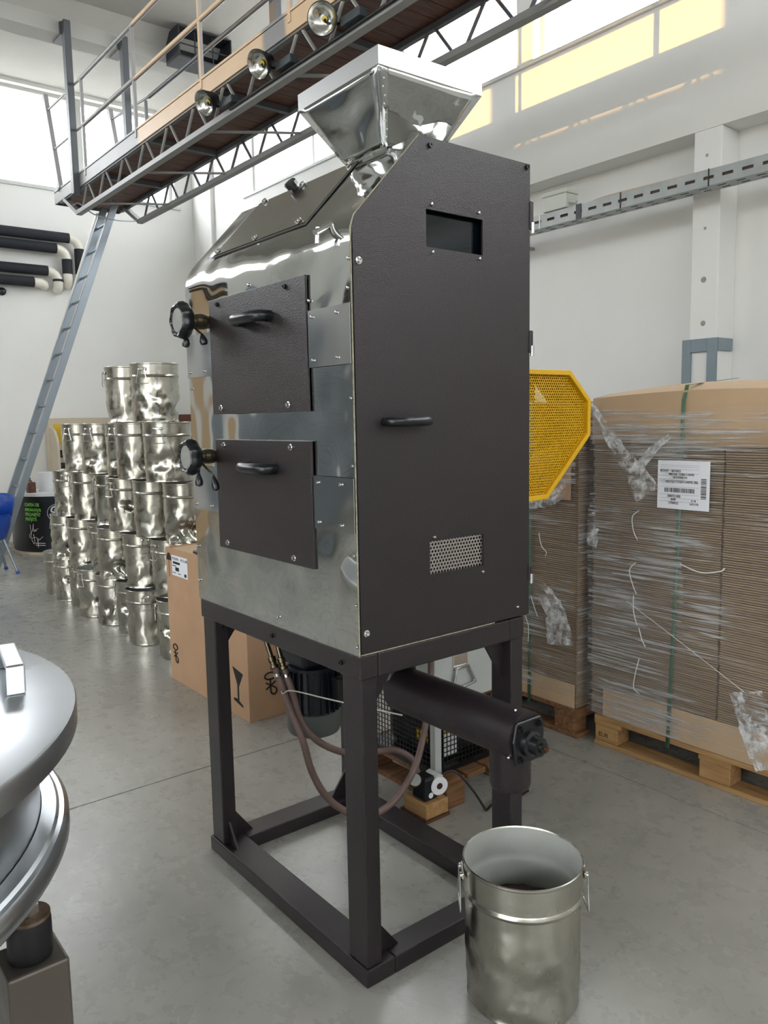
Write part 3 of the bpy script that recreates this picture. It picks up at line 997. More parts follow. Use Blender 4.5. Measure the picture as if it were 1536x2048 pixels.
# screw conveyor under the body
AY, AZ = 1.536, 0.707
au = G().lathe([(0.069, 0), (0.069, 0.52)], (-1.87, AY, AZ), (1, 0, 0), 36).obj('auger_tube', m_dark, mc, smooth=30, label='black painted screw conveyor tube')
fl_ = G().prism([(AY - 0.048, AZ - 0.066), (AY + 0.048, AZ - 0.066), (AY + 0.06, AZ), (AY + 0.048, AZ + 0.05), (AY - 0.048, AZ + 0.05), (AY - 0.06, AZ)], 0, -1.352, -1.340).obj('end_flange', m_black, au, bevel=0.004)
G().lathe([(0.036, 0), (0.034, 0.012), (0.025, 0.016), (0.024, 0.04), (0.014, 0.042), (0.014, 0.052), (0, 0.053)], (-1.34, AY, AZ - 0.012), (1, 0, 0), 24).obj('bearing_hub', m_black, fl_, smooth=True)
G().cyl((-1.29, AY, AZ - 0.012), (-1.278, AY, AZ - 0.012), 0.006, 10).obj('shaft_end', mat('copper_grease', '6b4a38', 0.4, 0.8), fl_, smooth=True)
nut = shared(G().lathe([(0.010, 0), (0.010, 0.009), (0.006, 0.009), (0.006, 0.014), (0, 0.0145)], n=6), m_black, 'nut')
for (dy, dz) in ((-0.036, 0.032), (0.036, 0.032), (-0.036, -0.05), (0.036, -0.05)):
    place(nut, 'nut', fl_, (-1.34, AY + dy, AZ + dz), RX)
place(scr, 'screw', au, (-1.375, AY - 0.015, AZ + 0.0685))
place(scr, 'screw', au, (-1.362, AY - 0.055, AZ - 0.043), Euler((2.2, 0, 0)))
G().lathe([(0.052, 0), (0.056, 0.012), (0.056, 0.145), (0.058, 0.15)], (-1.408, AY, 0.553), (0, 0, 1), 32).obj('outlet_spout', m_dark, au, smooth=30)
# gear housing and vertical motor
gh = G().lathe([(0.058, 0), (0.062, 0.015), (0.062, 0.44), (0.055, 0.455)], (-2.31, AY, 0.745), (1, 0, 0), 28).obj('gear_housing', mat('grey_green_casting', '4f5552', 0.5), mc, smooth=30)
G().box(-2.46, -2.30, AY - 0.085, AY + 0.085, 0.672, 0.86).obj('gear_box', mat('navy_casting', '10161f', 0.45), gh, bevel=0.015)
mo = G().lathe([(0.06, 0.672), (0.088, 0.665), (0.088, 0.50)][::-1], (-2.375, AY, 0.0), (0, 0, 1), 28).obj('motor', mat('navy_casting'), mc, smooth=30, label='dark finned electric motor')
for k in range(24):
    a = 2 * PI * k / 24
    c, s_ = math.cos(a), math.sin(a)
    G().bar((-2.375 + 0.094 * c, AY + 0.094 * s_, 0.503), (-2.375 + 0.094 * c, AY + 0.094 * s_, 0.655), 0.014 if False else 0.003, 0.016, (c, s_, 0)).obj('cooling_fin', mat('navy_casting'), mo)
G().lathe([(0, 0.408), (0.07, 0.409), (0.092, 0.418), (0.1, 0.435), (0.101, 0.5), (0.09, 0.503)], (-2.375, AY, 0), (0, 0, 1), 32).obj('fan_cowl', mat('grey_green_casting'), mo, smooth=True)
G().box(-2.24, -2.2, AY - 0.01, AY + 0.05, 0.56, 0.65).obj('terminal_box', m_black, mo, bevel=0.004)
# water pipes and hoses
h1 = [(-2.296, 1.33, 0.722), (-2.276, 1.34, 0.672), (-2.234, 1.35, 0.576), (-2.193, 1.37, 0.478), (-2.190, 1.4, 0.363), (-2.186, 1.45, 0.26), (-2.169, 1.52, 0.185), (-2.145, 1.6, 0.149), (-2.151, 1.72, 0.157), (-2.154, 1.82, 0.24), (-2.187, 1.9, 0.334), (-2.204, 1.95, 0.474), (-2.223, 1.98, 0.621), (-2.225, 1.985, 0.85)]
h2 = [(-2.287, 1.36, 0.714), (-2.247, 1.37, 0.629), (-2.232, 1.39, 0.53), (-2.208, 1.45, 0.442), (-2.242, 1.6, 0.348), (-2.30, 1.78, 0.285), (-2.318, 1.88, 0.255), (-2.285, 1.93, 0.216), (-2.27, 1.945, 0.155)]
for nm, hp, st in (('hose', h1, (-2.35, 1.33, 0.807)), ('hose', h2, (-2.325, 1.36, 0.794))):
    ho = G().tube(smooth_path(hp, 6), 0.0125 if nm else 0, 10).obj(nm, m_hose, mc, smooth=True, label='brown rubber hose hanging below the machine')
    d = (Vector(hp[0]) - Vector(st))
    G().cyl(Vector(st) - d * 0.9, hp[0], 0.0085, 10).obj('feed_pipe', m_brass, ho, smooth=True)
    G().lathe([(0.010, -0.03), (0.014, -0.028), (0.014, -0.012), (0.011, -0.01), (0.011, 0.0), (0.016, 0.002), (0.016, 0.012), (0.013, 0.014)], hp[0], d, 12).obj('hose_fitting', m_brass, ho, smooth=True)
    G().lathe([(0.0155, 0.03), (0.0155, 0.04)], hp[0], Vector(hp[1]) - Vector(hp[0]), 12).obj('hose_clamp', m_chrome, ho, smooth=30)
tw = G().tube(smooth_path([(-2.26, 1.335, 0.64), (-2.225, 1.32, 0.643), (-2.205, 1.345, 0.652), (-1.99, 1.36, 0.675), (-1.70, 1.40, 0.70)], 6), 0.0022, 6).obj('tie_cord', mat('white_cord', 'c9c2bd', 0.8), mc, smooth=True)
# yellow drive guard at the rear
GXc = -1.9
oc = [(1.85, 1.711), (2.386, 1.711), (2.507, 1.604), (2.506, 1.471), (2.259, 1.245), (1.85, 1.24)]
def inset(pts, d):
    out = []
    n = len(pts)
    for i in range(n):
        p0, p1, p2 = Vector(pts[i - 1]), Vector(pts[i]), Vector(pts[(i + 1) % n])
        e1 = (p1 - p0).normalized(); e2 = (p2 - p1).normalized()
        n1 = Vector((-e1.y, e1.x)); n2 = Vector((-e2.y, e2.x))
        b = (n1 + n2).normalized()
        out.append(tuple(p1 + b * d / max(0.3, b.dot(n1))))
    return out
ic = inset(oc, -0.018)
g = G()
n = len(oc)
vs = [(GXc + h, *p) for h in (-0.012, 0.012) for p in oc] + [(GXc + h, *p) for h in (-0.012, 0.012) for p in ic]
fs = []
for k in range(n):
    l = (k + 1) % n
    fs += [(k, l, l + n, k + n), (n + k, n + l, 3 * n + l, 3 * n + k), (2 * n + l, 2 * n + k, 3 * n + k, 3 * n + l), (l, k, 2 * n + k, 2 * n + l)]
g.add(vs, fs)
gu = g.obj('drive_guard', m_yel, mc, bevel=0.002, label='yellow eight-sided drive guard frame')
G().prism(ic, 0, GXc - 0.006, GXc - 0.005).obj('guard_mesh', m_yperf, gu, label='yellow perforated guard sheet')
g = G()
vs = [(GXc + h, *p) for h in (-0.20, -0.012) for p in oc]
g.add(vs, [(k, (k + 1) % n, (k + 1) % n + n, k + n) for k in range(n)])
o = g.obj('guard_side', m_yel, gu)
so = o.modifiers.new('sheet', 'SOLIDIFY'); so.thickness = 0.002
g = G().sheet(0, GXc - 0.2, [1.852, 2.10, 2.38, 2.43, 2.505], [1.25, 1.38, 1.55, 1.60, 1.70], lambda i, j: not (i == 2 and j in (1, 2)) and not (i == 3 and j in (0, 3)) and not (i >= 2 and j == 0), 0.002)
g.obj('guard_back', m_yel, gu)
pu = G().lathe([(0.14, 0), (0.15, 0.01), (0.135, 0.025), (0.15, 0.04), (0.04, 0.045), (0.03, 0.06), (0, 0.06)], (GXc - 0.14, 1.97, 1.44), (1, 0, 0), 40).obj('drive_pulley', m_shade, mc, smooth=30)
G().box(MX0 + 0.5, GXc - 0.09, MY1 + 0.001, MY1 + 0.012, 1.25, 1.70).obj('guard_bracket', m_yel, gu)
# ---------------------------------------------------------------- galvanized buckets
def bucket_meshes(seed, crumple):
    rnd = random.Random(seed)
    dents = []
    for k in range(int(5 * crumple) + 1):
        dents.append((rnd.uniform(0, 2 * PI), rnd.uniform(0.03, 0.20), rnd.uniform(0.35, 0.8), rnd.uniform(0.04, 0.09), rnd.uniform(0.012, 0.030) * crumple, rnd.uniform(-1.2, 1.2)))
    def dent(an, z):
        d = 0.0
        for (a0, z0, wa, wz, dp, sk) in dents:
            da = (an - a0 + PI) % (2 * PI) - PI
            da += sk * (z - z0) * 4
            q = math.sqrt((da / wa) ** 2 + ((z - z0) / wz) ** 2)
            d += dp * max(0.0, 1 - q)
        lowz = max(0.0, min(1.0, (0.27 - z) / 0.1))
        c, s_ = math.cos(an), math.sin(an)
        d += crumple * 0.012 * lowz * (0.12 - abs(noise.noise((c * 1.7 + seed, s_ * 1.7, z * 9))))
        d += crumple * 0.007 * lowz * (0.12 - abs(noise.noise((c * 4.2, s_ * 4.2 + seed, z * 20))))
        d *= min(1.0, z / 0.02) if z < 0.02 else 1
        return d if z < 0.288 else d * max(0, (0.30 - z) / 0.012)
    prof = [(0.0, 0.004), (0.10, 0.004), (0.144, 0.004), (0.1475, 0.0), (0.1495, 0.004), (0.1475, 0.009)]
    for k in range(1, 24):
        z = 0.009 + (0.293 - 0.009) * k / 23
        prof.append((0.1472 + 0.007 * z / 0.293, z))
    prof += [(0.1575, 0.298), (0.1592, 0.303), (0.1575, 0.308), (0.1552, 0.312), (0.1556, 0.345), (0.1562, 0.377), (0.1588, 0.381), (0.1588, 0.386), (0.1562, 0.3875), (0.1545, 0.384)]
    outer = len(prof)
    inn = [(0.1546, 0.37), (0.1540, 0.312), (0.1565, 0.303), (0.1532, 0.293)]
    for k in range(22, -1, -1):
        z = 0.012 + (0.293 - 0.012) * k / 23
        inn.append((0.1456 + 0.007 * z / 0.293, z))
    inn += [(0.0, 0.012)]
    prof += inn
    def warp(r, h, an, i):
        return r if r < 0.12 else r - dent(an, h)
    return prof, warp, outer
earm = {}
def make_bucket_proto(seed, crumple, label):
    t = thing('steel_bucket', label, 'bucket', (0, 0, 0), 'galvanized buckets stacked in a pyramid')
    prof, warp, outer_n = bucket_meshes(seed, crumple)
    g = G().lathe(prof, n=72, warp=warp)
    k = outer_n * 72
    sh = [f for f in g.f if max(f) < k]
    inn_f = [f for f in g.f if max(f) >= k]
    full = g.f
    g.f = sh
    g.obj('shell', m_galv, t, smooth=28, fix=False)
    gi = G(); gi.v = g.v[k - 72:]; gi.f = [tuple(i - (k - 72) for i in f) for f in inn_f if min(f) >= k - 72]
    gi.obj('inside_wall', mat('dull_zinc_inside', 'b9bcb6', 0.55, 0.35, var=(9, 0.08)), t, smooth=50, fix=False)
    for sgn in (-1, 1):
        e = G()
        e.box(sgn * 0.156 if sgn > 0 else -0.163, 0.163 if sgn > 0 else -0.156, -0.032, 0.032, 0.338, 0.356)
        eo = e.obj('ear', m_galv, t, bevel=0.003)
        for yy in (-0.022, 0.022):
            G().lathe([(0.008, 0), (0.008, 0.006), (0, 0.009)], (sgn * 0.162, yy, 0.347), (sgn, 0, 0), 10).obj('rivet', m_chrome, eo, smooth=True)
        x = sgn * 0.168
        hp = smooth_path([(x, -0.022, 0.345), (x, -0.03, 0.30), (x, -0.04, 0.262), (x, -0.034, 0.254), (x, 0.034, 0.254), (x, 0.04, 0.262), (x, 0.03, 0.30), (x, 0.022, 0.345)], 3)
        G().tube(hp, 0.0023, 6).obj('wire_handle', m_chrome, t, smooth=True)
    return t
protos = [make_bucket_proto(11 + 5 * k, c, 'bucket') for k, c in enumerate((1.0, 1.25, 0.8, 1.4, 1.1, 0.55))]
HBK = 0.387
rowX = [[-7.56, -7.22, -6.88, -6.47, -6.11, -5.76, -5.40, -4.93],
        [-7.12, -6.75, -6.33, -5.93, -5.49, -5.05],
        [-6.96, -6.58, -6.12, -5.67, -5.24, -4.80],
        [-6.64, -6.27, -5.80, -5.43, -5.01],
        [-5.57, -5.17]]
# which way the ears point (degrees)
rowA = [[30, 105, 95, 110, 20, 65, 150, 70], [40, 60, 105, 30, 160, 100], [140, 60, 80, 105, 10, 20], [120, 125, 120, 15, 135], [80, 128]]
ordw = ['leftmost', 'second', 'third', 'fourth', 'fifth', 'sixth', 'seventh', 'rightmost']
rown = ['bottom row', 'second row up', 'middle row', 'row below the top', 'top']
first = [True] * len(protos)
for r, xs_ in enumerate(rowX):
    for c, x in enumerate(xs_):
        k = (r * 3 + c * 5 + (c * c) % 3) % 5
        if (r, c) in ((2, 5), (4, 1)):
            k = 3
        if (r, c) in ((0, 0), (0, 6)):
            k = 5
        src = protos[k]
        if first[k]:
            o = src
            first[k] = False
        else:
            o = copy_tree(src)
        o.location = (x, 2.16 + 0.03 * ((c * 7 + r * 3) % 3 - 1) + (0.04 if (r, c) == (0, 0) else 0), r * HBK)
        o.rotation_euler = (0, 0, math.radians(rowA[r][c]))
        w = ordw[c] if c < len(xs_) - 1 else 'rightmost'
        if r == 4:
            lb = 'dented galvanized bucket at the very top of the bucket pile, %s' % ('behind left' if c == 0 else 'front right')
        else:
            lb = '%s galvanized bucket, %s from the left in the %s of the pile' % ('smooth' if k == 5 else 'dented', w, rown[r])
            lb = lb.replace('leftmost from the left', 'leftmost').replace('rightmost from the left', 'rightmost')
        o['label'] = lb
for k, p in enumerate(protos):
    if first[k]:
        for ch in list(p.children):
            for gch in list(ch.children):
                bpy.data.objects.remove(gch)
            bpy.data.objects.remove(ch)
        bpy.data.objects.remove(p)
# bucket under the spout
nb = make_bucket_proto(77, 0.7, 'open galvanized bucket on the floor under the machine spout, ground coffee inside')
del nb['group']
nb.location = (-1.342, 1.512, 0)
nb.rotation_euler = (0, 0, math.radians(50))
g = G()
prof = [(0.0, 0.272), (0.04, 0.266), (0.08, 0.252), (0.12, 0.232), (0.148, 0.215)]
g.lathe(prof, (0, 0, 0), n=36, warp=lambda r, h, a, i: r)
for v in g.v:
    v.z += 0.008 * noise.noise(v * 25)
OFF_nb = OFF.get(nb.name)
g.obj('ground_coffee', mat('ground_coffee', '2a1510', 0.95, bump=(120, 0.6, 0.01)), nb, smooth=True, kind='stuff')

# ---------------------------------------------------------------- euro pallets
def pallet(name, label, x0, y0, mt, lx=1.2, ly=0.8):
    t = thing(name, label, 'pallet', (x0 + lx / 2, y0 + ly / 2, 0), 'wooden pallets under the cardboard stacks')
    ys3 = (y0, y0 + ly / 2 - 0.0725, y0 + ly - 0.1)
    ws = (0.1, 0.145, 0.1)
    xs3 = (x0, x0 + lx / 2 - 0.0725, x0 + lx - 0.145)
    for y, w in zip(ys3, ws):
        G().box(x0, x0 + lx, y, y + w, 0.0, 0.022).obj('bottom_board', mt, t, bevel=0.003)
        for i, x in enumerate(xs3):
            G().box(x + 0.004, x + 0.125 if i != 1 else x + 0.14, y + 0.003, y + w - 0.003, 0.022, 0.1).obj('block', mt, t, bevel=0.004)
    for x in xs3:
        G().box(x, x + 0.145, y0, y0 + ly, 0.1, 0.122).obj('cross_board', mt, t, bevel=0.003)
    for k in range(5):
        w = (0.145, 0.1, 0.145, 0.1, 0.145)[k]
        y = y0 + (0, 0.185, 0.3275, 0.515, 0.655)[k]
        G().box(x0, x0 + lx, y, y + w, 0.122, 0.144).obj('top_board', mt, t, bevel=0.003)
    return t
p1 = pallet('wooden_pallet', 'pale wooden pallet under the cardboard stack with the white label', -2.228, 3.012, m_wood)
p2 = pallet('wooden_pallet', 'wooden pallet under the cardboard stack beside the yellow guard', -3.505, 2.985, m_woodold)
sq = text('EUR', 0.03, (-2.205, 3.0145, 0.045), (1, 0, 0), (0, 0, 1), m_ink, p1, 'stamp')

# ---------------------------------------------------------------- stacks of flat cardboard
def stack(label, x0, x1, y0, y1, z1, seams, seed, cap_z, bs_x, bs_z):
    rnd = random.Random(seed)
    t = thing('cardboard_stack', label, 'cardboard stack', ((x0 + x1) / 2, (y0 + y1) / 2, 0.145))
    edges = [x0] + seams + [x1]
    th = 0.0098
    for k in range(len(edges) - 1):
        g = G()
        z = 0.1455
        ph = rnd.uniform(0, 9)
        while z < z1 - th:
            j = 0.0035
            a = edges[k] + (rnd.uniform(-j, j) * 1.5 if k == 0 else 0.002 + abs(rnd.uniform(0, j)))
            b = edges[k + 1] - (0.002 + abs(rnd.uniform(0, j)) if k < len(edges) - 2 else 0)
            f = y0 + rnd.uniform(0, 0.004) + 0.004 * noise.noise((z * 6, ph, 0))
            # a blank folded over: the fold bulges, a groove stays between the sheets
            n0 = len(g.v)
            pr = [(f + 0.0035, z), (f, z + th * 0.3), (f + 0.0003, z + th * 0.62), (f + 0.0045, z + th * 0.8), (y1, z + th * 0.8), (y1, z)]
            g.prism(pr, 0, a, b)
            z += th
        g.obj('sheet_pile', m_edge, t, kind='stuff')
    # big plain wrapper sheets at the top and the bottom
    if cap_z:
        g = G()
        nn = 20
        vs = []
        rows = ((y0 - 0.008, cap_z), (y0 - 0.009, (cap_z + z1) / 2), (y0 - 0.007, z1), (y0 + 0.12, z1 + 0.02), (y0 + 0.4, z1 + 0.03), (y1, z1 + 0.02))
        for i in range(nn + 1):
            u = i / nn
            x = x0 - 0.004 + (x1 - x0 + 0.006) * u
            for r_, (yy, zz) in enumerate(rows):
                bul = 0.035 * math.sin(PI * min(1, u * 1.2)) if r_ >= 3 else (0.02 * math.sin(PI * min(1, u * 1.1)) if r_ == 2 else 0.006 * math.sin(u * 9))
                vs.append((x, yy + 0.004 * noise.noise((x * 4, zz * 4, 1)), zz + bul))
        k = len(rows)
        g.add(vs, [(i * k + j, (i + 1) * k + j, (i + 1) * k + j + 1, i * k + j + 1) for i in range(nn) for j in range(k - 1)])
        o = g.obj('top_cover', m_boardlt, t, smooth=50)
        so = o.modifiers.new('sheet', 'SOLIDIFY'); so.thickness = 0.005
        G().prism([(y0, z1), (y1, z1 + 0.012), (y1, z1 + 0.0), (y0, z1 - 0.012)], 0, x0, x1).obj('top_sheet', m_board, t)
    if bs_z:
        G().box(bs_x, x1 - 0.002, y0 - 0.008, y0 - 0.003, 0.1455, bs_z).obj('bottom_cover', m_boardlt, t, bevel=0.0015)
    return t
s1 = stack('shrink-wrapped stack of flat cardboard boxes bearing a white shipping label', -2.258, -1.03, 3.024, 3.80, 1.62, [-1.632], 3, 1.415, -2.185, 0.285)
s2 = stack('shrink-wrapped stack of flat cardboard boxes beside the yellow guard', -3.50, -2.325, 2.995, 3.76, 1.60, [-2.62], 5, None, -3.45, 0.262)
# a smaller flap hanging on the second stack
G().box(-2.52, -2.358, 2.984, 2.989, 1.15, 1.45).obj('loose_flap', m_board, s2, bevel=0.001)
G().box(-3.48, -2.33, 2.995, 3.76, 1.60, 1.61).obj('top_sheet', m_boardlt, s2, bevel=0.001)
# straps
def strap(t, x_t, x_b, y, z0, z1, y1):
    g = G()
    w = 0.009
    pts = [(x_b, y - 0.004, z0), ((x_t + x_b) / 2 + 0.003, y - 0.004, (z0 + z1) / 2), (x_t, y - 0.004, z1 - 0.02), (x_t + 0.005, y + 0.012, z1 + 0.042), (x_t + 0.02, y1, z1 + 0.075)]
    vs = []
    for (x, yy, z) in pts:
        vs += [(x - w, yy, z), (x + w, yy, z)]
    g.add(vs, [(2 * i, 2 * i + 1, 2 * i + 3, 2 * i + 2) for i in range(len(pts) - 1)])
    o = g.obj('green_strap', m_green, t, smooth=60)
    so = o.modifiers.new('sheet', 'SOLIDIFY'); so.thickness = 0.0012
strap(s1, -1.806, -1.842, 3.012, 0.10, 1.62, 3.4)
strap(s2, -2.60, -2.605, 2.984, 0.10, 1.58, 3.3)
# clear stretch film over the front and the side
def film(t, x0, x1, y, z0, z1, seed, nm='stretch_film', mt=None, wob=0.006, nx=28, nz=60):
    g = G()
    vs = []
    for i in range(nx + 1):
        for j in range(nz + 1):
            x = x0 + (x1 - x0) * i / nx
            z = z0 + (z1 - z0) * j / nz
            ed = 0.03 * noise.noise((z * 5, seed, 0)) if i == nx else 0
            vs.append((x + ed, y - wob * abs(noise.noise((x * 3, z * 30, seed))), z))
    k = nz + 1
    g.add(vs, [(i * k + j, (i + 1) * k + j, (i + 1) * k + j + 1, i * k + j + 1) for i in range(nx) for j in range(nz)])
    return g.obj(nm, mt or m_film, t, smooth=True)
film(s1, -2.266, -1.035, 3.008, 0.15, 1.57, 1.0, nx=50)
film(s1, -2.27, -1.78, 3.002, 0.16, 1.50, 9.0, nx=22)
film(s2, -3.49, -2.322, 2.979, 0.2, 1.58, 5.0)
g = G()
vs = []
for i in range(8):
    for j in range(50):
        y = 2.992 + 0.05 * i
        z = 0.2 + 1.38 * j / 49
        vs.append((-2.316 + 0.006 * noise.noise((y * 9, z * 20, 3)), y, z))
g.add(vs, [(i * 50 + j, (i + 1) * 50 + j, (i + 1) * 50 + j + 1, i * 50 + j + 1) for i in range(7) for j in range(49)])
g.obj('stretch_film', m_film, s2, smooth=True)
# crumpled hanging tails of film
def crumple(t, pts, w0, w1, seed, y):
    g = G()
    path = smooth_path([(p[0], y, p[1]) for p in pts], 8)
    n, k = len(path), 9
    vs = []
    for i, p in enumerate(path):
        u = i / (n - 1)
        w = w0 + (w1 - w0) * u
        d = (path[min(i + 1, n - 1)] - path[max(i - 1, 0)]).normalized()
        sd = Vector((d.z, 0, -d.x))
        for j in range(k):
            v = j / (k - 1) - 0.5
            q = p + sd * (v * w)
            vs.append((q.x, q.y - 0.004 - 0.022 * abs(noise.noise((q.x * 22, q.z * 22, seed + v * 3))) - 0.006 * math.cos(v * PI), q.z + 0.006 * noise.noise((u * 20, v * 5, seed))))
    g.add(vs, [(i * k + j, (i + 1) * k + j, (i + 1) * k + j + 1, i * k + j + 1) for i in range(n - 1) for j in range(k - 1)])
    g.obj('film_tail', m_filmc, t, smooth=True)
crumple(s1, [(-2.26, 1.60), (-2.18, 1.49), (-2.08, 1.36), (-2.0, 1.27), (-1.955, 1.20)], 0.02, 0.13, 1, 3.006)
crumple(s1, [(-2.0, 1.32), (-1.93, 1.40), (-1.85, 1.46)], 0.05, 0.02, 2, 3.006)
crumple(s1, [(-2.25, 1.10), (-2.235, 1.03), (-2.25, 0.95)], 0.05, 0.07, 3, 3.004)
crumple(s1, [(-1.50, 0.45), (-1.47, 0.35), (-1.45, 0.27), (-1.40, 0.16)], 0.14, 0.10, 4, 3.004)
crumple(s2, [(-2.62, 0.78), (-2.52, 0.70), (-2.43, 0.60), (-2.40, 0.45)], 0.06, 0.16, 6, 2.976)
crumple(s2, [(-2.62, 1.14), (-2.45, 1.16), (-2.37, 1.22)], 0.10, 0.04, 8, 2.976)
# pulled threads and curled ends
m_thread = mat('white_film_thread', 'd9dadb', 0.4)
def thread(t, pts, r=0.0022):
    G().tube(smooth_path(pts, 5), r, 5).obj('film_thread', m_thread, t, smooth=True)
thread(s1, [(-2.05, 2.995, 0.72), (-1.80, 2.99, 0.60), (-1.50, 2.985, 0.45)], 0.0014)
thread(s1, [(-2.00, 3.0, 1.13), (-2.03, 2.996, 1.10), (-2.025, 2.998, 1.04), (-2.005, 3.0, 1.0)])
thread(s1, [(-2.01, 3.0, 0.90), (-2.04, 2.996, 0.86), (-2.02, 2.998, 0.79), (-2.005, 3.0, 0.76)])
thread(s1, [(-2.02, 3.0, 0.75), (-2.015, 2.996, 0.68), (-2.0, 3.0, 0.62)])
thread(s1, [(-1.99, 3.0, 0.61), (-1.97, 2.996, 0.56), (-1.955, 3.0, 0.53)])
thread(s1, [(-1.985, 3.0, 0.47), (-2.0, 2.996, 0.40), (-2.01, 3.0, 0.33), (-1.98, 3.0, 0.31)])
thread(s1, [(-1.80, 3.002, 0.92), (-1.70, 2.99, 0.90), (-1.62, 2.99, 0.915), (-1.60, 2.995, 0.93)], 0.003)
thread(s2, [(-2.54, 2.974, 0.98), (-2.52, 2.97, 0.92), (-2.49, 2.972, 0.89), (-2.50, 2.974, 0.87)])
thread(s2, [(-2.59, 2.974, 0.66), (-2.56, 2.97, 0.60), (-2.545, 2.974, 0.56)])
thread(s2, [(-2.63, 2.974, 0.56), (-2.60, 2.97, 0.50), (-2.605, 2.974, 0.42)])
# shipping label with its print
lx0, lx1, lz0, lz1 = -1.912, -1.677, 1.150, 1.352
ly = 3.000
lb = G().box(lx0, lx1, ly - 0.0006, ly, lz0, lz1).obj('shipping_label', m_paper, s1, label='white shipping label')
def lt(body, fx, fz, size, bold=0.0003):
    text(body, size, (lx0 + (lx1 - lx0) * fx, ly - 0.0009, lz0 + (lz1 - lz0) * fz), (1, 0, 0), (0, 0, 1), m_ink, lb, 'lettering', bold=bold)
lt('857697  18/10/21', 0.05, 0.765, 0.0135)
lt('MISTER TOSH CAFFE', 0.22, 0.70, 0.0125)
lt('3KIG24SR155', 0.30, 0.635, 0.0115)
lt('MISTER TOSH CAFFE SRL', 0.16, 0.545, 0.0135)
lt('308731202', 0.2, 0.245, 0.0135)
lt('600', 0.27, 0.175, 0.0155)
lt('17/09/21', 0.22, 0.10, 0.0135)
lt('3 / 8', 0.66, 0.17, 0.0115)
lt('1977179', 0.63, 0.10, 0.0115)
def ink(fx0, fx1, fz0, fz1):
    return G().box(lx0 + (lx1 - lx0) * fx0, lx0 + (lx1 - lx0) * fx1, ly - 0.0011, ly - 0.0005, lz0 + (lz1 - lz0) * fz0, lz0 + (lz1 - lz0) * fz1)
for z in (0.905, 0.87, 0.82, 0.74, 0.59, 0.46, 0.30, 0.22, 0.155):
    ink(0.05, 0.8, z, z + 0.003).obj('rule_line', m_ink, lb)
rb = random.Random(2)
g = G(); x = 0.14
while x < 0.72:
    w = rb.choice((0.006, 0.009, 0.014))
    q = ink(x, x + w, 0.345, 0.435); g.add(q.v, q.f); x += w + rb.choice((0.005, 0.008, 0.012))
g.obj('barcode', m_ink, lb, kind='stuff')
g = G(); z = 0.24
while z < 0.65:
    w = rb.choice((0.006, 0.01, 0.016))
    q = ink(0.84, 0.94, z, z + w); g.add(q.v, q.f); z += w + rb.choice((0.005, 0.008, 0.014))
g.obj('barcode', m_ink, lb, kind='stuff')

# ---------------------------------------------------------------- big cardboard box
bx0, bx1, by0, by1, bz1 = -4.50, -3.53, 1.892, 2.30, 0.81
cb = thing('cardboard_box', 'tall brown cardboard box with printed handling symbols beside the buckets', 'box', ((bx0 + bx1) / 2, 2.1, 0))
g = G()
wt = 0.008
g.sheet(2, 0.0, [bx0, bx0 + wt, bx1 - wt, bx1], [by0, by0 + wt, by1 - wt, by1], lambda i, j: not (i == 1 and j == 1), bz1)
cbo = g.obj('carton_walls', m_board, cb, bevel=0.002)
G().box(bx0 + wt, bx1 - wt, by0 + wt, by1 - wt, 0.0, 0.008).obj('carton_bottom', m_board, cb)
G().add([(bx0 + 0.012, by0 + 0.012, bz1 - 0.015), (bx1 - 0.012, by0 + 0.012, bz1 - 0.01), (bx1 - 0.012, 2.09, bz1 - 0.008), (bx0 + 0.012, 2.09, bz1 - 0.012), (bx0 + 0.012, by0 + 0.012, bz1 - 0.009), (bx1 - 0.012, by0 + 0.012, bz1 - 0.004), (bx1 - 0.012, 2.09, bz1 - 0.002), (bx0 + 0.012, 2.09, bz1 - 0.006)], [(0, 3, 2, 1), (4, 5, 6, 7), (0, 1, 5, 4), (1, 2, 6, 5), (2, 3, 7, 6), (3, 0, 4, 7)]).obj('top_flap', m_boardlt, cb)
G().box(bx0 + 0.012, bx1 - 0.012, 2.10, by1 - 0.012, bz1 - 0.012, bz1 - 0.004).obj('top_flap', m_boardlt, cb)
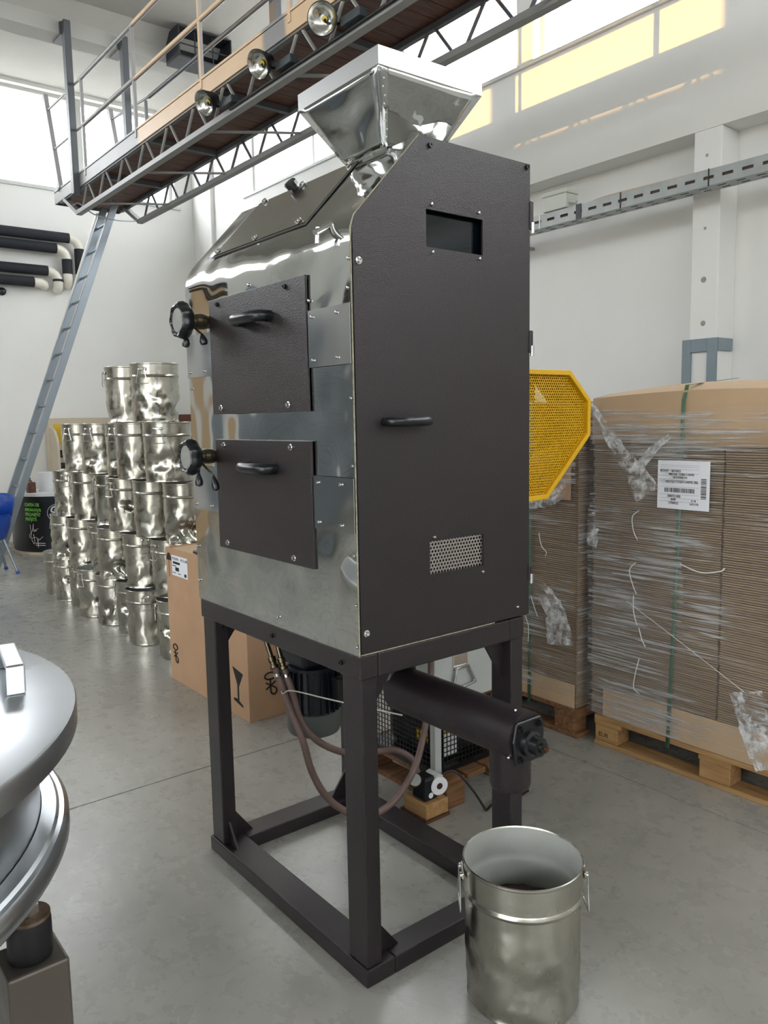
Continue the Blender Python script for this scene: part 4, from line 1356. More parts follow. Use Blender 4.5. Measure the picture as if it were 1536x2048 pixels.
# printed symbols (front face looks to -Y, end face to +X)
yf = by0 - 0.0004
def sym_front(pts):
    G().prism(pts, 1, yf - 0.0004, yf + 0.001).obj('printed_symbol', m_ink, cb)
um = [(-4.455 + 0.033 * math.cos(a), 0.735 + 0.045 * math.sin(a)) for a in [PI * k / 10 for k in range(11)]]
sym_front(um)
G().box(-4.459, -4.452, yf - 0.0004, yf + 0.001, 0.635, 0.735).obj('printed_symbol', mat('red_brown_ink', '5a2f25', 0.8), cb)
sym_front([(-3.70, 0.265), (-3.585, 0.245), (-3.635, 0.165), (-3.635, 0.09), (-3.595, 0.075), (-3.595, 0.062), (-3.695, 0.082), (-3.695, 0.095), (-3.652, 0.098), (-3.652, 0.175)])
def hook(ox, oz, ex, face, s=1.0):
    """crossed-out hook sign"""
    def P(a, b):
        return (ox + a * s, yf - 0.0005, oz + b * s) if face == 'y' else (bx1 + 0.0005, ox + a * s, oz + b * s)
    ring = [P(0.03 * math.cos(t), 0.045 + 0.017 * math.sin(t)) for t in [2 * PI * k / 14 for k in range(14)]]
    G().tube(ring, 0.0045 * s, 6, closed=True).obj('printed_symbol', m_ink, cb)
    st = smooth_path([P(0, 0.028), P(0, -0.02), P(0.004, -0.04), P(0.022, -0.048), P(0.032, -0.035), P(0.03, -0.02)], 4)
    G().tube(st, 0.0045 * s, 6).obj('printed_symbol', m_ink, cb)
    G().tube([P(-0.025, 0.015), P(0.028, -0.018)], 0.004 * s, 6).obj('printed_symbol', m_ink, cb)
    G().tube([P(-0.025, -0.018), P(0.028, 0.015)], 0.004 * s, 6).obj('printed_symbol', m_ink, cb)
hook(-4.42, 0.165, 0, 'y', 1.0)
hook(2.02, 0.175, 0, 'x', 1.1)
lbl = G().box(-4.412, -4.20, yf - 0.001, yf, 0.652, 0.772).obj('address_label', m_paper, cb, label='white printed address label')
text('PT2/0790', 0.022, (-4.405, yf - 0.0013, 0.745), (1, 0, 0), (0, 0, 1), m_ink, lbl, 'lettering')
text('MT2/1-80', 0.022, (-4.29, yf - 0.0013, 0.745), (1, 0, 0), (0, 0, 1), m_ink, lbl, 'lettering')
for (a, b, c, d) in ((-4.395, -4.30, 0.722, 0.736), (-4.405, -4.35, 0.708, 0.713), (-4.365, -4.315, 0.682, 0.704), (-4.405, -4.36, 0.667, 0.671), (-4.33, -4.29, 0.667, 0.671), (-4.245, -4.215, 0.66, 0.678)):
    G().box(a, b, yf - 0.0014, yf - 0.0008, c, d).obj('print_block', m_ink, lbl)
# black grid tray lying on the box
gt = thing('black_grid_tray', 'small black plastic grid tray lying on the cardboard box', 'tray', (-4.02, 2.02, bz1))
xs_ = [-4.16 + 0.0105 * i for i in range(28)]
ys_ = [1.915 + 0.0105 * i for i in range(22)]
G().sheet(2, bz1 + 0.012, xs_, ys_, lambda i, j: i % 3 != 1 or j % 3 != 1, 0.006).obj('grid', mat('grey_grid_plastic', '7c8288', 0.4), gt)
G().box(-4.165, -3.87, 1.91, 2.148, bz1 - 0.002, bz1 + 0.012).obj('tray_body', m_black, gt, bevel=0.006)
# ---------------------------------------------------------------- round steel drum with lid in the foreground
DC = Vector((-2.015, -0.29, 0))
dr = thing('steel_drum', 'large round satin steel drum with a lid, cut off at the left edge', 'drum', DC)
G().lathe([(0.0, 0.905), (0.70, 0.905), (0.835, 0.900), (0.846, 0.902), (0.8465, 0.944), (0.844, 0.949), (0.838, 0.951), (0.5, 0.9535), (0.0, 0.955)], DC, n=128).obj('lid', m_satin, dr, smooth=40)
G().lathe([(0.0, 0.64), (0.752, 0.64), (0.758, 0.66), (0.758, 0.90), (0, 0.902)], DC, n=128).obj('shell', m_satin, dr, smooth=40)
G().lathe([(0.75, 0.655), (0.812, 0.655), (0.816, 0.662), (0.816, 0.688), (0.806, 0.700), (0.796, 0.700), (0.790, 0.706), (0.76, 0.708), (0.757, 0.69)], DC, n=128).obj('flange', m_satin, dr, smooth=40)
G().lathe([(0.0, 0.50), (0.55, 0.50), (0.72, 0.56), (0.75, 0.645)], DC, n=96).obj('bowl', m_satin, dr, smooth=40)
for k in range(4):
    a = math.radians(57 + 90 * k)
    c = DC + Vector((0.795 * math.cos(a), 0.795 * math.sin(a), 0))
    G().box(c.x - 0.07, c.x + 0.045, c.y - 0.085, c.y + 0.03, 0.0, 0.505).obj('leg_post', mat('worn_brown_steel', '6d6760', 0.4, 0.8, rvar=(8, 0.1)), dr, bevel=0.006)
    cc = c + Vector((-0.012, -0.028, 0))
    mt_ = G().lathe([(0.040, 0.505), (0.042, 0.512), (0.042, 0.578), (0.040, 0.585)], cc, n=28).obj('rubber_mount', mat('black_rubber', '0c0d10', 0.5), dr, smooth=30)
    G().lathe([(0.041, 0.585), (0.041, 0.592), (0, 0.594)], cc, n=28).obj('rusty_washer', mat('rusty_steel', '8a7a6c', 0.6, 0.6, var=(30, '5a4232')), mt_, smooth=30)
    G().lathe([(0.021, 0.594), (0.021, 0.612), (0.018, 0.616), (0, 0.617)], cc, n=6).obj('hex_bolt', mat('worn_zinc', 'a9a49a', 0.4, 0.9), mt_)
# lid handle: folded flat bar
hx, hy = -2.06, 0.355
hd_pts = [(-1.862, 0.418, 0.952), (-1.882, 0.424, 1.008), (-2.075, 0.452, 1.008), (-2.09, 0.452, 0.952)]
g = G()
wv = Vector((0.5, -0.87, 0)) * 0.0
d = (Vector(hd_pts[2]) - Vector(hd_pts[1])).normalized()
sd = Vector((-d.y, d.x, 0)) * 0.02
up = Vector((0, 0, 0.006))
outer_ = [Vector(hd_pts[0]) - d * 0.006, Vector(hd_pts[1]) - d * 0.006 + up, Vector(hd_pts[2]) + d * 0.006 + up, Vector(hd_pts[3]) + d * 0.006]
inner_ = [Vector(hd_pts[0]) + d * 0.004, Vector(hd_pts[1]) + d * 0.004 - up, Vector(hd_pts[2]) - d * 0.004 - up, Vector(hd_pts[3]) - d * 0.004]
vs = []
for q in (outer_, inner_):
    for s_ in (-1, 1):
        vs += [p + sd * s_ for p in q]
fs = []
for k in range(3):
    fs += [(k, k + 1, k + 5, k + 4), (8 + k, 12 + k, 13 + k, 9 + k), (k, 8 + k, 9 + k, k + 1), (4 + k, 5 + k, 13 + k, 12 + k)]
fs += [(0, 4, 12, 8), (3, 11, 15, 7)]
g.add(vs, fs)
g.obj('lid_handle', m_satin, dr, bevel=0.004)

# ---------------------------------------------------------------- compressor unit on its small pallet
CX1, CX0, CY0, CY1, CZ = -2.256, -2.70, 2.025, 2.46, 0.122
pl = thing('small_pallet', 'short weathered wooden pallet under the grey compressor cabinet', 'pallet', (-2.45, 2.25, 0))
for y in (2.034, 2.38):
    G().box(-2.76, -2.2, y, y + 0.1, 0.0, 0.02).obj('bottom_board', m_woodold, pl, bevel=0.002)
    for x in (-2.76, -2.30):
        G().box(x, x + 0.1, y, y + 0.1, 0.02, 0.098).obj('block', m_woodold, pl, bevel=0.003)
for k in range(4):
    y = 2.03 + 0.118 * k
    G().box(-2.77, -2.195, y, y + 0.1, 0.098, 0.12).obj('top_board', m_woodold, pl, bevel=0.003)
cp = thing('compressor_cabinet', 'light grey compressor cabinet with black wire cage panels behind the machine', 'compressor', ((CX0 + CX1) / 2, (CY0 + CY1) / 2, CZ))
up_ = G().box(CX0, CX1, CY0, CY1, 0.405, 0.84).obj('upper_case', m_greyp, cp, bevel=0.006)
for (a, b, c, d) in ((CX1 - 0.03, CX1, CY0, CY0 + 0.035), (CX0, CX0 + 0.03, CY0, CY0 + 0.035), (CX1 - 0.03, CX1, CY1 - 0.035, CY1)):
    G().box(a, b, c, d, CZ, 0.405).obj('corner_post', m_greyp, cp, bevel=0.002)
G().box(CX0, CX1 - 0.002, CY0 + 0.002, CY1, CZ - 0.001, CZ + 0.02).obj('base_tray', m_black, cp)
ba = G().box(CX0 + 0.05, CX1 - 0.07, CY0 + 0.08, CY1 - 0.06, CZ + 0.02, 0.36).obj('compressor_block', m_shade, cp, bevel=0.03)
G().box(CX1 - 0.06, CX1 - 0.055, CY0 + 0.10, CY0 + 0.17, 0.16, 0.33).obj('rating_plate', m_white, ba)
G().box(CX1 - 0.0545, CX1 - 0.053, CY0 + 0.10, CY0 + 0.17, 0.255, 0.285).obj('rating_band', m_yel, ba)
G().box(CX1 - 0.20, CX1 - 0.13, CY0 + 0.074, CY0 + 0.078, 0.2, 0.25).obj('rating_plate', m_yel, ba)
# cage wires, one by one
wv_ = mat('black_wire', '0d0f12', 0.4)
for k in range(18):
    y = CY0 + 0.045 + 0.0205 * k
    G().box(CX1 - 0.004, CX1 - 0.001, y, y + 0.003, CZ + 0.02, 0.40).obj('cage_wire', wv_, cp)
for k in range(13):
    z = CZ + 0.025 + 0.0205 * k
    G().box(CX1 - 0.0012, CX1 + 0.0018, CY0 + 0.035, CY1 - 0.035, z, z + 0.003).obj('cage_wire', wv_, cp)
    G().box(CX0 + 0.03, CX1 - 0.035, CY0 + 0.0005, CY0 + 0.0035, z, z + 0.003).obj('cage_wire', wv_, cp)
for k in range(18):
    x = CX0 + 0.035 + 0.0205 * k
    G().box(x, x + 0.003, CY0 + 0.0035, CY0 + 0.0065, CZ + 0.02, 0.40).obj('cage_wire', wv_, cp)
hp_ = G().box(CX1, CX1 + 0.004, 2.125, 2.205, 0.54, 0.60).obj('handle_plate', m_chrome, up_, bevel=0.002)
G().tube(smooth_path([(CX1 + 0.012, 2.135, 0.548), (CX1 + 0.014, 2.115, 0.475), (CX1 + 0.015, 2.125, 0.465), (CX1 + 0.016, 2.225, 0.475), (CX1 + 0.014, 2.232, 0.485), (CX1 + 0.012, 2.20, 0.548)], 4), 0.006, 8, closed=True).obj('handle_bow', m_chrome, hp_, smooth=True)
# pump on its wooden block
wb = tag(G().box(-2.31, -2.176, 1.905, 2.02, 0.012, 0.072).obj('wood_block', m_wood, None, bevel=0.004), 'small pine block under the water pump', 'block')
G().box(-2.325, -2.17, 1.898, 2.024, 0.0, 0.012).obj('base_slat', m_plank, wb)
pm = thing('water_pump', 'small black water pump with a white ring dial on a wooden block', 'pump', (-2.24, 1.96, 0.072))
G().box(-2.275, -2.195, 1.915, 1.985, 0.072, 0.165).obj('pump_body', mat('black_green_casting', '0b1216', 0.3), pm, bevel=0.01)
G().cyl((-2.25, 1.985, 0.15), (-2.19, 1.985, 0.15), 0.022, 16).obj('pump_neck', m_greyp, pm, smooth=30)
di = G().lathe([(0.036, 0), (0.036, 0.012), (0.030, 0.013), (0.013, 0.013)], (-2.196, 1.985, 0.125), (1, -0.25, 0), 28).obj('ring_dial', m_white, pm, smooth=30, label='white ring dial')
G().lathe([(0.013, 0.0132), (0.012, 0.014), (0, 0.011)], (-2.196, 1.985, 0.125), (1, -0.25, 0), 20).obj('dial_centre', mat('rusty_centre', '3a2318', 0.6), di)
G().lathe([(0.011, 0), (0.011, 0.003), (0, 0.0035)], (-2.195, 1.945, 0.095), (1, 0, 0), 16).obj('type_disc', m_paper, pm)
gg = G().lathe([(0.024, 0), (0.026, 0.003), (0.026, 0.028), (0.024, 0.031), (0, 0.031)], (-2.22, 1.88, 0.165), (0.75, -0.4, 0.55), 24).obj('pressure_gauge', m_brass, pm, smooth=30)
G().lathe([(0.0225, 0.0312), (0.0, 0.0316)], (-2.22, 1.88, 0.165), (0.75, -0.4, 0.55), 24).obj('gauge_face', mat('gauge_face_grey', '8d918e', 0.3), gg)
G().cyl((-2.24, 1.925, 0.14), (-2.22, 1.88, 0.165), 0.006, 8).obj('gauge_stem', m_brass, gg, smooth=True)
cab = tag(G().tube(smooth_path([(-2.20, 2.0, 0.16), (-2.17, 2.05, 0.17), (-2.13, 2.10, 0.10), (-2.10, 2.14, 0.02), (-2.095, 2.15, 0.006), (-2.09, 2.17, 0.02), (-2.09, 2.22, 0.03), (-2.085, 2.3, 0.006), (-2.10, 2.40, 0.005)], 6), 0.0048, 8).obj('power_cable', m_black, None, smooth=True), 'thin black power cable arching over the floor from the pump', 'cable')

# ---------------------------------------------------------------- overhead catwalk
Y1, Y2, XE = 3.03, 3.76, -9.18
cw = thing('catwalk', 'raised steel catwalk with brown plank deck and lattice trusses under the ceiling', 'catwalk', (-6, 3.4, 3.8))
XR = -2.2
G().box(-9.85, XR, Y1 - 0.012, Y1 + 0.002, 4.075, 4.20).obj('fascia', m_cat, cw, bevel=0.003)
G().box(-9.85, XR, Y1 - 0.018, Y1 + 0.045, 4.202, 4.222).obj('deck_edge', m_cat, cw, bevel=0.003)
G().box(-9.85, XR, Y2 - 0.002, Y2 + 0.012, 4.075, 4.285).obj('fascia', m_catd, cw, bevel=0.003)  # shade of the far side is put into this darker grey
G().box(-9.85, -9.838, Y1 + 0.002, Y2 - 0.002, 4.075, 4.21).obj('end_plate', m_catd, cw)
for y in (Y1 + 0.02, Y2 - 0.02):
    G().box(-9.7, XR, y - 0.02, y + 0.02, 4.06, 4.10).obj('top_chord', m_catd, cw)
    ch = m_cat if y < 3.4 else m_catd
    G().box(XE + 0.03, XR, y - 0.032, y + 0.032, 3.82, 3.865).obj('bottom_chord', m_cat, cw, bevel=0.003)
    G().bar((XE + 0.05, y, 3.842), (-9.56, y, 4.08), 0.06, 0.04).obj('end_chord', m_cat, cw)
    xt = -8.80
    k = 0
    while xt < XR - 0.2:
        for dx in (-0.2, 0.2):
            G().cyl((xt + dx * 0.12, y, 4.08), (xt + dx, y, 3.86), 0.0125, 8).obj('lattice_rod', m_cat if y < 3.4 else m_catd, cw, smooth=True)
        xt += 0.52
        k += 1
x = -9.82
while x < XR - 0.15:
    G().box(x, x + 0.155, Y1 + 0.004, Y2 - 0.004, 4.105, 4.14).obj('deck_plank', m_plank, cw)
    x += 0.16
for x in (-8.7, -7.4, -6.1, -4.8, -3.5):
    G().bar((x, Y1 + 0.02, 3.85), (x + 0.45, Y2 - 0.02, 3.85), 0.03, 0.012).obj('cross_brace', m_cat, cw)
    G().box(x + 0.2, x + 0.25, Y1 + 0.03, Y2 - 0.03, 4.06, 4.104).obj('deck_joist', m_catd, cw)
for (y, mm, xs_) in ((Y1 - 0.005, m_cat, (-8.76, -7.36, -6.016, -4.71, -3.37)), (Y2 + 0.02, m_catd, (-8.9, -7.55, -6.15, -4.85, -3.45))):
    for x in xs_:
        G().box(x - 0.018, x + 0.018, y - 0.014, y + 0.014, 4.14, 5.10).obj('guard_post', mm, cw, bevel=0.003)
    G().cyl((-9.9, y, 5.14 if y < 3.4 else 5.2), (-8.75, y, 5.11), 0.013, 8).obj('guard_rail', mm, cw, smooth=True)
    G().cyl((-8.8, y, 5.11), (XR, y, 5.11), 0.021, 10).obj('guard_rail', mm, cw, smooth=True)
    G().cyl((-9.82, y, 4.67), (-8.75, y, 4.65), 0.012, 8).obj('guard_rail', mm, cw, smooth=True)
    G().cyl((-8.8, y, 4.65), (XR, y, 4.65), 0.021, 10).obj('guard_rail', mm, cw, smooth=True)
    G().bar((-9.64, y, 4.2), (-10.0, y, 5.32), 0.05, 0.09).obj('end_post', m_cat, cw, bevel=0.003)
for (x, y) in ((-9.0, 2.985), (-9.0, 3.6), (-6.15, 3.80)):
    G().box(x - 0.045, x + 0.045, y - 0.035, y + 0.035, 4.14 if y != 2.985 else 4.0, 5.75 if x < -8 else ZC).obj('hanger', m_catd, cw, bevel=0.004)
    if x < -8:
        G().prism([(-9.03, 5.75), (-9.03, 5.62), (-9.3, 5.62), (-9.3, 5.638), (-9.08, 5.638), (-9.08, 5.75)], 1, y - 0.05, y + 0.05).obj('hanger_bracket', m_catd, cw)
# thin loose cable under the end of the catwalk
tag(G().tube(smooth_path([(-9.25, Y1, 3.95), (-9.35, Y1 + 0.1, 4.0), (-9.2, Y1 + 0.2, 3.87), (-9.05, 3.4, 3.80), (-9.1, 3.65, 3.83), (-9.15, 3.75, 3.88)], 6), 0.007, 6).obj('loose_cable', mat('white_cable', 'b9bbbd', 0.5), None, smooth=True), 'thin white cable hanging under the catwalk end', 'cable')

# ---------------------------------------------------------------- spotlights on the lower chord
def spotlight(x, label, dirv):
    y = Y1 - 0.012
    t = thing('spotlight', label, 'spotlight', (x, y, 3.87), 'spotlights on the catwalk chord')
    G().box(x + 0.14, x + 0.33, y - 0.05, y + 0.012, 3.866, 3.918).obj('driver_box', mat('grey_driver_case', '3d4449', 0.4), t, bevel=0.006)
    d = Vector(dirv).normalized()
    c = Vector((x + 0.05, y - 0.105, 3.93))
    arm = G().tube(smooth_path([(x + 0.16, y - 0.01, 3.90), (x + 0.11, y - 0.03, 3.90), (x + 0.05, y - 0.07, 3.915), tuple(c - d * 0.01)], 5), 0.009, 8).obj('arm', m_black, t, smooth=True)
    prof = [(0.0, -0.10), (0.035, -0.098)]
    for k in range(6):
        h = -0.09 + 0.017 * k
        r = 0.048 + 0.007 * k
        prof += [(r, h), (r, h + 0.008), (r - 0.012, h + 0.009), (r - 0.01, h + 0.016)]
    prof += [(0.092, 0.012), (0.094, 0.03), (0.088, 0.032)]
    hs = G().lathe(prof, c, d, 28, cap=False).obj('finned_housing', m_black, t, smooth=25)
    G().lathe([(0.088, 0.031), (0.075, 0.012), (0.05, -0.012), (0.025, -0.022), (0.0, -0.022)], c, d, 28, cap=False).obj('reflector', mat('reflector_metal', 'd8d8d4', 0.18, 1.0), hs, smooth=True)
    G().lathe([(0.02, -0.018), (0.018, -0.012), (0, -0.011)], c, d, 16).obj('led_chip', mat('yellow_led', 'd9c65a', 0.4), hs, smooth=30)
    return t
spotlight(-5.78, 'black finned spotlight on the catwalk, farthest of three, nearest the ladder', (0.13, -0.73, -0.43))
spotlight(-4.97, 'black finned spotlight on the catwalk, middle one of three', (0.16, -0.73, -0.40))
spotlight(-4.22, 'black finned spotlight on the catwalk, nearest the hopper, face towards the viewer', (0.50, -0.70, -0.34))
tag(G().tube([(-5.55, Y1 - 0.023, 3.847), (-5.0, Y1 - 0.023, 3.85), (-4.3, Y1 - 0.023, 3.847), (-3.0, Y1 - 0.023, 3.85)], 0.01, 8).obj('lamp_cable', m_black, None, smooth=True), 'black cable running along the catwalk chord between the spotlights', 'cable')

# ---------------------------------------------------------------- ladder up to the catwalk
ld = thing('ladder', 'long grey metal ladder leaning up to the catwalk end', 'ladder', (-9.4, 2.0, 0))
ya, yb = 1.955, 3.50
for x in (-9.60, -9.22):
    G().bar((x, ya, 0.0), (x, yb, 4.05), 0.03, 0.075, (0, 1, 0)).obj('side_rail', m_lad, ld, bevel=0.003)
k = 0
for k in range(13):
    t = 0.07 + 0.0725 * k
    y, z = ya + (yb - ya) * t, 4.05 * t
    G().cyl((-9.60, y, z), (-9.22, y, z), 0.014, 8).obj('rung', m_lad, ld, smooth=True)
dp = tag(G().tube([(-9.78, 3.53, 4.0), (-9.78, 3.10, 2.85), (-9.78, 2.53, 1.35), (-9.78, 2.12, 0.30)], [0.075, 0.064, 0.05, 0.042], 20).obj('white_flue_pipe', mat('pale_grey_pipe', 'cfcecb', 0.5), None, smooth=True), 'pale grey pipe slanting down behind the ladder', 'pipe')

# ---------------------------------------------------------------- insulated pipes on the far wall
xw = XB + 0.13
def run(z, yend, down, label):
    t = thing('insulated_pipe', label, 'pipe', (xw, 1.5, z), 'insulated pipes on the far wall')
    G().cyl((xw, -3.0, z), (xw, yend - 0.13, z), 0.066, 16).obj('insulation', m_ins, t, smooth=30)
    el = [(xw, yend - 0.13 + 0.13 * math.sin(a), z - 0.13 + 0.13 * math.cos(a)) for a in [PI / 2 * k / 6 for k in range(7)]]
    if down:
        G().tube(el, 0.058, 16).obj('elbow', m_pvc, t, smooth=True)
        G().cyl((xw, yend, z - 0.13), (xw, yend, z - down), 0.066, 16).obj('insulation', m_ins, t, smooth=30)
        G().tube([(xw, yend, z - down), (xw, yend, z - down - 0.06), (xw - 0.02, yend, z - down - 0.11), (xw - 0.065, yend, z - down - 0.13)], 0.06, 16).obj('wall_elbow', m_pvc, t, smooth=True)
    else:
        G().tube([(xw, yend - 0.13, z), (xw, yend - 0.04, z - 0.005), (xw - 0.02, yend, z - 0.02), (xw - 0.06, yend + 0.01, z - 0.03)], 0.06, 16).obj('elbow', m_pvc, t, smooth=True)
    return t
run(4.005, 3.70, 0.46, 'topmost black insulated pipe with white elbows on the far wall')
run(3.855, 3.53, 0.32, 'second black insulated pipe from the top on the far wall')
run(3.555, 3.40, 0.10, 'third black insulated pipe from the top on the far wall')
run(3.395, 3.22, 0, 'lowest black insulated pipe on the far wall')
tag(G().lathe([(0.05, 0), (0.05, 0.03), (0.03, 0.04), (0, 0.04)], (XB, 2.72, 3.26), (1, 0, 0), 18).obj('wall_boss', m_black, None, smooth=True), 'small black round wall fitting below the insulated pipes', 'fitting')

# ---------------------------------------------------------------- cable tray on the right wall
ty = 5.2
tr = thing('cable_tray', 'slotted galvanized cable tray running along the right wall', 'cable tray', (-2, ty, 3.06))
xs_, x = [], -9.5
while x < 6.2:
    xs_ += [x, x + 0.075]
    x += 0.135
G().sheet(1, ty, xs_, [3.062, 3.104, 3.126, 3.168], lambda i, j: not (j == 1 and i % 2 == 0), 0.0025).obj('side_wall', m_zinc, tr)
G().sheet(2, 3.062, xs_, [ty + 0.0025, ty + 0.04, ty + 0.06, ty + 0.10, ty + 0.12, ty + 0.15], lambda i, j: not (j in (1, 3) and i % 2 == 1), 0.0025).obj('tray_floor', m_zinc, tr)
G().box(-9.5, xs_[-1], ty + 0.148, ty + 0.1505, 3.0645, 3.168).obj('side_wall', m_zinc, tr)
for x in (-9, -6.9, -5.0, -2.3, 1.4, 4):
    G().box(x, x + 0.04, ty + 0.02, YR + 0.233, 3.035, 3.06).obj('wall_bracket', m_zinc, tr)
tag(G().tube(smooth_path([(-9.4, ty + 0.1, 3.15), (-6, ty + 0.1, 3.155), (-4.3, ty + 0.1, 3.155), (-3.9, ty + 0.05, 3.18), (-3.5, ty + 0.05, 3.18), (-2.6, ty + 0.05, 3.17), (0, ty + 0.06, 3.17)], 6), 0.012, 8).obj('tray_cable', mat('beige_cable', 'b5a48c', 0.6), None, smooth=True), 'beige cable lying along the slotted cable tray', 'cable')
for (x, w, mm, nm) in ((-4.08, 0.05, m_black, 'black_tape'), (-3.68, 0.01, m_black, 'cable_tie'), (-2.985, 0.008, m_black, 'cable_tie'), (-4.45, 0.01, m_white, 'cable_tie')):
    G().box(x, x + w, ty - 0.004, ty + 0.0, 3.058, 3.172).obj(nm, mm, tr)
tag(G().cyl((-9.4, ty + 0.045, 3.105), (5.9, ty + 0.045, 3.105), 0.032, 10).obj('cable_bundle', mat('brown_cable', '54463b', 0.7), None, smooth=True), 'dark brown cable bundle inside the slotted tray', 'cable')
jb = thing('junction_box', 'pale grey junction box sitting on the cable tray', 'junction box', (-4.25, ty, 3.17))
G().box(-4.40, -4.17, ty - 0.015, ty + 0.13, 3.172, 3.285).obj('case', mat('junction_grey', 'c3c6bd', 0.5), jb, bevel=0.006)
G().box(-4.41, -4.16, ty - 0.022, ty + 0.137, 3.285, 3.32).obj('lid', mat('junction_grey'), jb, bevel=0.008)
G().cyl((-4.17, ty + 0.03, 3.22), (-4.10, ty + 0.03, 3.20), 0.014, 12).obj('cable_gland', m_greyp, jb, smooth=True)

# dark duct mouth up at the ceiling beam
vt = thing('duct_mouth', 'dark open duct mouth under the ceiling beam', 'duct', (-8.92, 4.45, 5.62))
for (a, b, c, d, e, f) in ((-9.06, -8.72, 4.12, 4.135, 5.60, 5.93), (-9.06, -8.72, 4.765, 4.78, 5.60, 5.93), (-9.06, -8.72, 4.135, 4.765, 5.915, 5.93), (-9.06, -8.72, 4.135, 4.765, 5.60, 5.615)):
    G().box(a, b, c, d, e, f).obj('duct_wall', mat('dark_duct_steel', '2b2f36', 0.5), vt)
G().box(-9.058, -9.05, 4.135, 4.765, 5.615, 5.915).obj('duct_shade_plate', m_shade, vt)  # dark plate standing in for the shade inside the duct
for y in (4.34, 4.56):
    G().box(-8.78, -8.77, y, y + 0.012, 5.615, 5.915).obj('divider', mat('dark_duct_steel'), vt)
G().box(-8.78, -8.77, 4.135, 4.765, 5.76, 5.772).obj('divider', mat('dark_duct_steel'), vt)

# ---------------------------------------------------------------- black promotion counter by the far wall
CC = Vector((-10.35, 3.02, 0))
bc_ = thing('promotion_counter', 'black curved promotion counter with green and white print by the far wall', 'counter', CC)
m_navy = mat('black_printed_panel', '10161c', 0.35)
def arc(r, a0, a1, n=24):
    return [(CC.x + r[0] * math.cos(math.radians(a0 + (a1 - a0) * k / n)), CC.y + r[1] * math.sin(math.radians(a0 + (a1 - a0) * k / n))) for k in range(n + 1)]
RR = (0.62, 0.58)
out = arc(RR, -130, 60)
def drum(z0, z1, r, nm, mm):
    pts = arc(r, -130, 70)
    G().prism(pts, 2, z0, z1).obj(nm, mm, bc_, smooth=30)
drum(0.0, 0.03, (0.64, 0.60), 'plinth', m_cream)
drum(0.03, 0.70, RR, 'printed_panel', m_navy)
drum(0.70, 0.735, (0.65, 0.61), 'counter_top', m_white)
def onarc(a, z, e=0.004):
    a = math.radians(a)
    n = Vector((math.cos(a) / RR[0], math.sin(a) / RR[1], 0)).normalized()
    p = Vector((CC.x + RR[0] * math.cos(a), CC.y + RR[1] * math.sin(a), z)) + n * e
    return p, Vector((-n.y, n.x, 0)), n
m_lime = mat('lime_print', '78c850', 0.6)
for k, (w, s_) in enumerate((('CAFEA DE', 0.052), ('SPECIALITATE', 0.042), ('PROASPĂT', 0.052), ('PRĂJITĂ', 0.052))):
    p, r, n = onarc(-62, 0.585 - 0.058 * k)
    text(w, s_, p, r, (0, 0, 1), m_lime, bc_, 'lettering', bold=0.0025)
def scrib(a, z, pts):
    p, r, n = onarc(a, z, 0.006)
    G().tube(smooth_path([p + r * u + Vector((0, 0, v)) for (u, v) in pts], 4), 0.0028, 5).obj('signature_stroke', m_white, bc_, smooth=True)
scrib(-56, 0.26, [(0, 0.10), (0.01, 0.0), (0.0, -0.06), (-0.02, -0.03), (0.03, 0.03), (0.05, 0.11), (0.045, 0.04), (0.06, 0.02), (0.07, 0.05), (0.08, 0.025), (0.10, 0.05), (0.12, 0.06)])
scrib(-52, 0.16, [(0, 0.09), (0.01, 0.0), (0.0, -0.03), (-0.03, 0.03), (0.02, 0.05), (0.05, 0.03), (0.055, -0.07), (0.06, 0.03), (0.08, 0.02), (0.10, 0.04), (0.13, 0.06)])
for z in (0.115, 0.14):
    p, r, n = onarc(-50, z)
    G().bar(p, p + r * 0.13, 0.004, 0.008).obj('print_line', m_white, bc_)
p, r, n = onarc(-24, 0.50, 0.006)
ring = [p + r * (0.10 * math.cos(t)) + Vector((0, 0, 0.10 * math.sin(t))) for t in [2 * PI * k / 32 for k in range(32)]]
G().tube(ring, 0.003, 6, closed=True).obj('logo_ring', m_white, bc_)
text('Gu', 0.11, p - r * 0.075 + Vector((0, 0, 0.005)), r, (0, 0, 1), m_white, bc_, 'logo_script', shear=0.25, bold=0.004)
text("'S", 0.09, p - r * 0.03 + Vector((0, 0, -0.07)), r, (0, 0, 1), m_white, bc_, 'logo_script', shear=0.25, bold=0.004)
# things on the counter
tag(G().lathe([(0.0, 0.735), (0.10, 0.735), (0.103, 0.74), (0.103, 0.96), (0.098, 0.965), (0.03, 0.965), (0.028, 0.93), (0, 0.93)], (-10.25, 2.83, 0), n=32).obj('paper_roll', m_white, None, smooth=40), 'big white paper roll standing on the black counter', 'paper roll')
cg = thing('coffee_grinder', 'small brown wooden coffee mill on the black counter', 'coffee mill', (-10.1, 2.60, 0.735))
m_bw = mat('dark_brown_wood', '5a3426', 0.5, var=(8, 0.2))
G().box(-10.15, -10.05, 2.555, 2.645, 0.735, 0.86).obj('mill_box', m_bw, cg, bevel=0.004)
G().lathe([(0.035, 0.86), (0.03, 0.88), (0.015, 0.89), (0.02, 0.91), (0, 0.93)], (-10.1, 2.585, 0), n=14).obj('mill_knob', m_brass, cg, smooth=True)
G().lathe([(0.008, 0), (0.012, 0.01), (0, 0.02)], (-10.05, 2.6, 0.79), (1, 0, 0), 10).obj('drawer_knob', m_brass, cg, smooth=True)

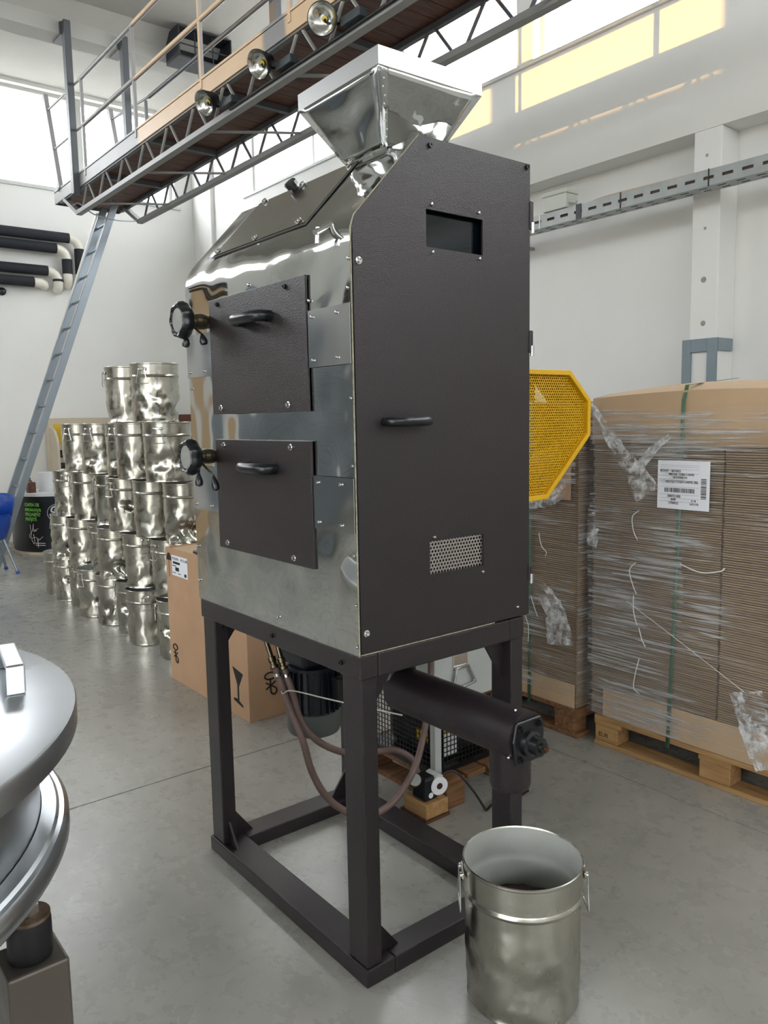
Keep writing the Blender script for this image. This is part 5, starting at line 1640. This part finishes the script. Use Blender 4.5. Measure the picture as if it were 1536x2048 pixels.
# ---------------------------------------------------------------- cream display stand behind the counter
ds = thing('display_stand', 'cream display stand with rounded corners behind the bucket pile', 'display stand', (-10.85, 3.5, 0))
def rr(y0, y1, z1, r):
    pts = [(y0, 0.0), (y1, 0.0)]
    pts += [(y1 - r + r * math.cos(a), z1 - r + r * math.sin(a)) for a in [PI / 2 * k / 6 for k in range(7)]]
    pts += [(y0 + 0.01, z1), (y0, z1 - 0.01)]
    return pts
G().prism(rr(3.13, 4.08, 1.625, 0.12), 0, -11.25, -11.1).obj('back_body', m_cream, ds)
G().prism([(-11.1, 0.0), (-10.80, 0.0), (-10.80, 1.25)] + [(-10.80 - 0.25 + 0.25 * math.cos(a), 1.25 + 0.25 * math.sin(a)) for a in [PI / 2 * k / 6 for k in range(1, 7)]] + [(-11.1, 1.5)], 1, 3.14, 3.17).obj('side_cheek', m_cream, ds)
G().box(-11.1, -11.095, 3.2, 4.0, 1.28, 1.55).obj('yellow_poster', mat('yellow_print', 'd9b52a', 0.5), ds)
for (z0, z1) in ((1.10, 1.20), (0.92, 1.03)):
    G().box(-11.1, -11.08, 3.25, 3.34, z0, z1).obj('dark_socket', m_black, ds)
tag(G().box(-11.28, -11.0, 4.85, 5.4, 0.0, 1.655).obj('brown_cupboard', m_bw, None, bevel=0.005), 'dark brown cupboard top behind the bucket pile', 'cupboard')

# ---------------------------------------------------------------- blue seat, yellow carton and paper bag at the left edge
bs = thing('blue_seat', 'blue plastic tub seat on grey metal legs at the left edge', 'seat', (-8.98, 1.885, 0))
g = G()
prof = [(0.0, 0.37), (0.11, 0.375), (0.15, 0.40), (0.19, 0.50), (0.215, 0.60), (0.222, 0.60), (0.205, 0.50), (0.16, 0.38), (0.12, 0.355), (0, 0.35)]
def tubw(r, h, an, i):
    return r * (1 + 0.10 * math.cos(2 * an))
g.lathe(prof, (-8.98, 1.885, 0), n=28, warp=tubw)
g.obj('seat_shell', m_blue, bs, smooth=50)
g = G()
vs = []
for i in range(13):
    a = math.radians(60 + 150 * i / 12)
    for (rr_, z) in ((0.215, 0.60), (0.235, 0.70), (0.25, 0.78 + 0.05 * math.sin(PI * i / 12))):
        vs.append((-8.98 + rr_ * math.cos(a), 1.885 + rr_ * math.sin(a), z))
g.add(vs, [(i * 3 + j, (i + 1) * 3 + j, (i + 1) * 3 + j + 1, i * 3 + j + 1) for i in range(12) for j in range(2)])
o = g.obj('backrest', m_blue, bs, smooth=True)
so = o.modifiers.new('sheet', 'SOLIDIFY'); so.thickness = 0.008
for (dx, dy) in ((0.17, 0.20), (0.15, -0.05), (-0.2, 0.17), (-0.18, -0.14)):
    top = Vector((-8.98 + dx * 0.5, 1.885 + dy * 0.5, 0.372)); bot = Vector((-8.98 + dx, 1.885 + dy, 0.0))
    lg = G().cyl(top, bot, 0.014, 10).obj('leg', m_lad, bs, smooth=True)
    q = top.lerp(bot, 0.92)
    G().cyl(q, bot, 0.019, 10).obj('foot_cap', m_blue, lg, smooth=True)
tag(G().box(-10.1, -9.8, 1.75, 2.12, 0.0, 0.30).obj('yellow_carton', mat('yellow_carton_board', 'd3a04a', 0.7), None, bevel=0.004), 'ochre yellow carton on the floor behind the blue seat', 'carton')
g = G()
vs = []
for (z, s_) in ((0.0, 1.0), (0.2, 0.97), (0.4, 1.0), (0.56, 0.92)):
    for (dx, dy) in ((-1, -1), (0, -1.05), (1, -1), (1.05, 0), (1, 1), (0, 1.05), (-1, 1), (-1.05, 0)):
        vs.append((-10.98 + dx * 0.12 * s_ + 0.01 * noise.noise((dx, dy, z * 9)), 2.66 + dy * 0.07 * s_, z))
g.add(vs, [(r * 8 + k, r * 8 + (k + 1) % 8, (r + 1) * 8 + (k + 1) % 8, (r + 1) * 8 + k) for r in range(3) for k in range(8)] + [tuple(range(7, -1, -1)), tuple(range(24, 32))])
tag(g.obj('paper_bag', mat('brown_kraft_paper', '8d6b50', 0.8, var=(9, 0.12)), None), 'crumpled brown paper bag beside the black counter', 'bag')
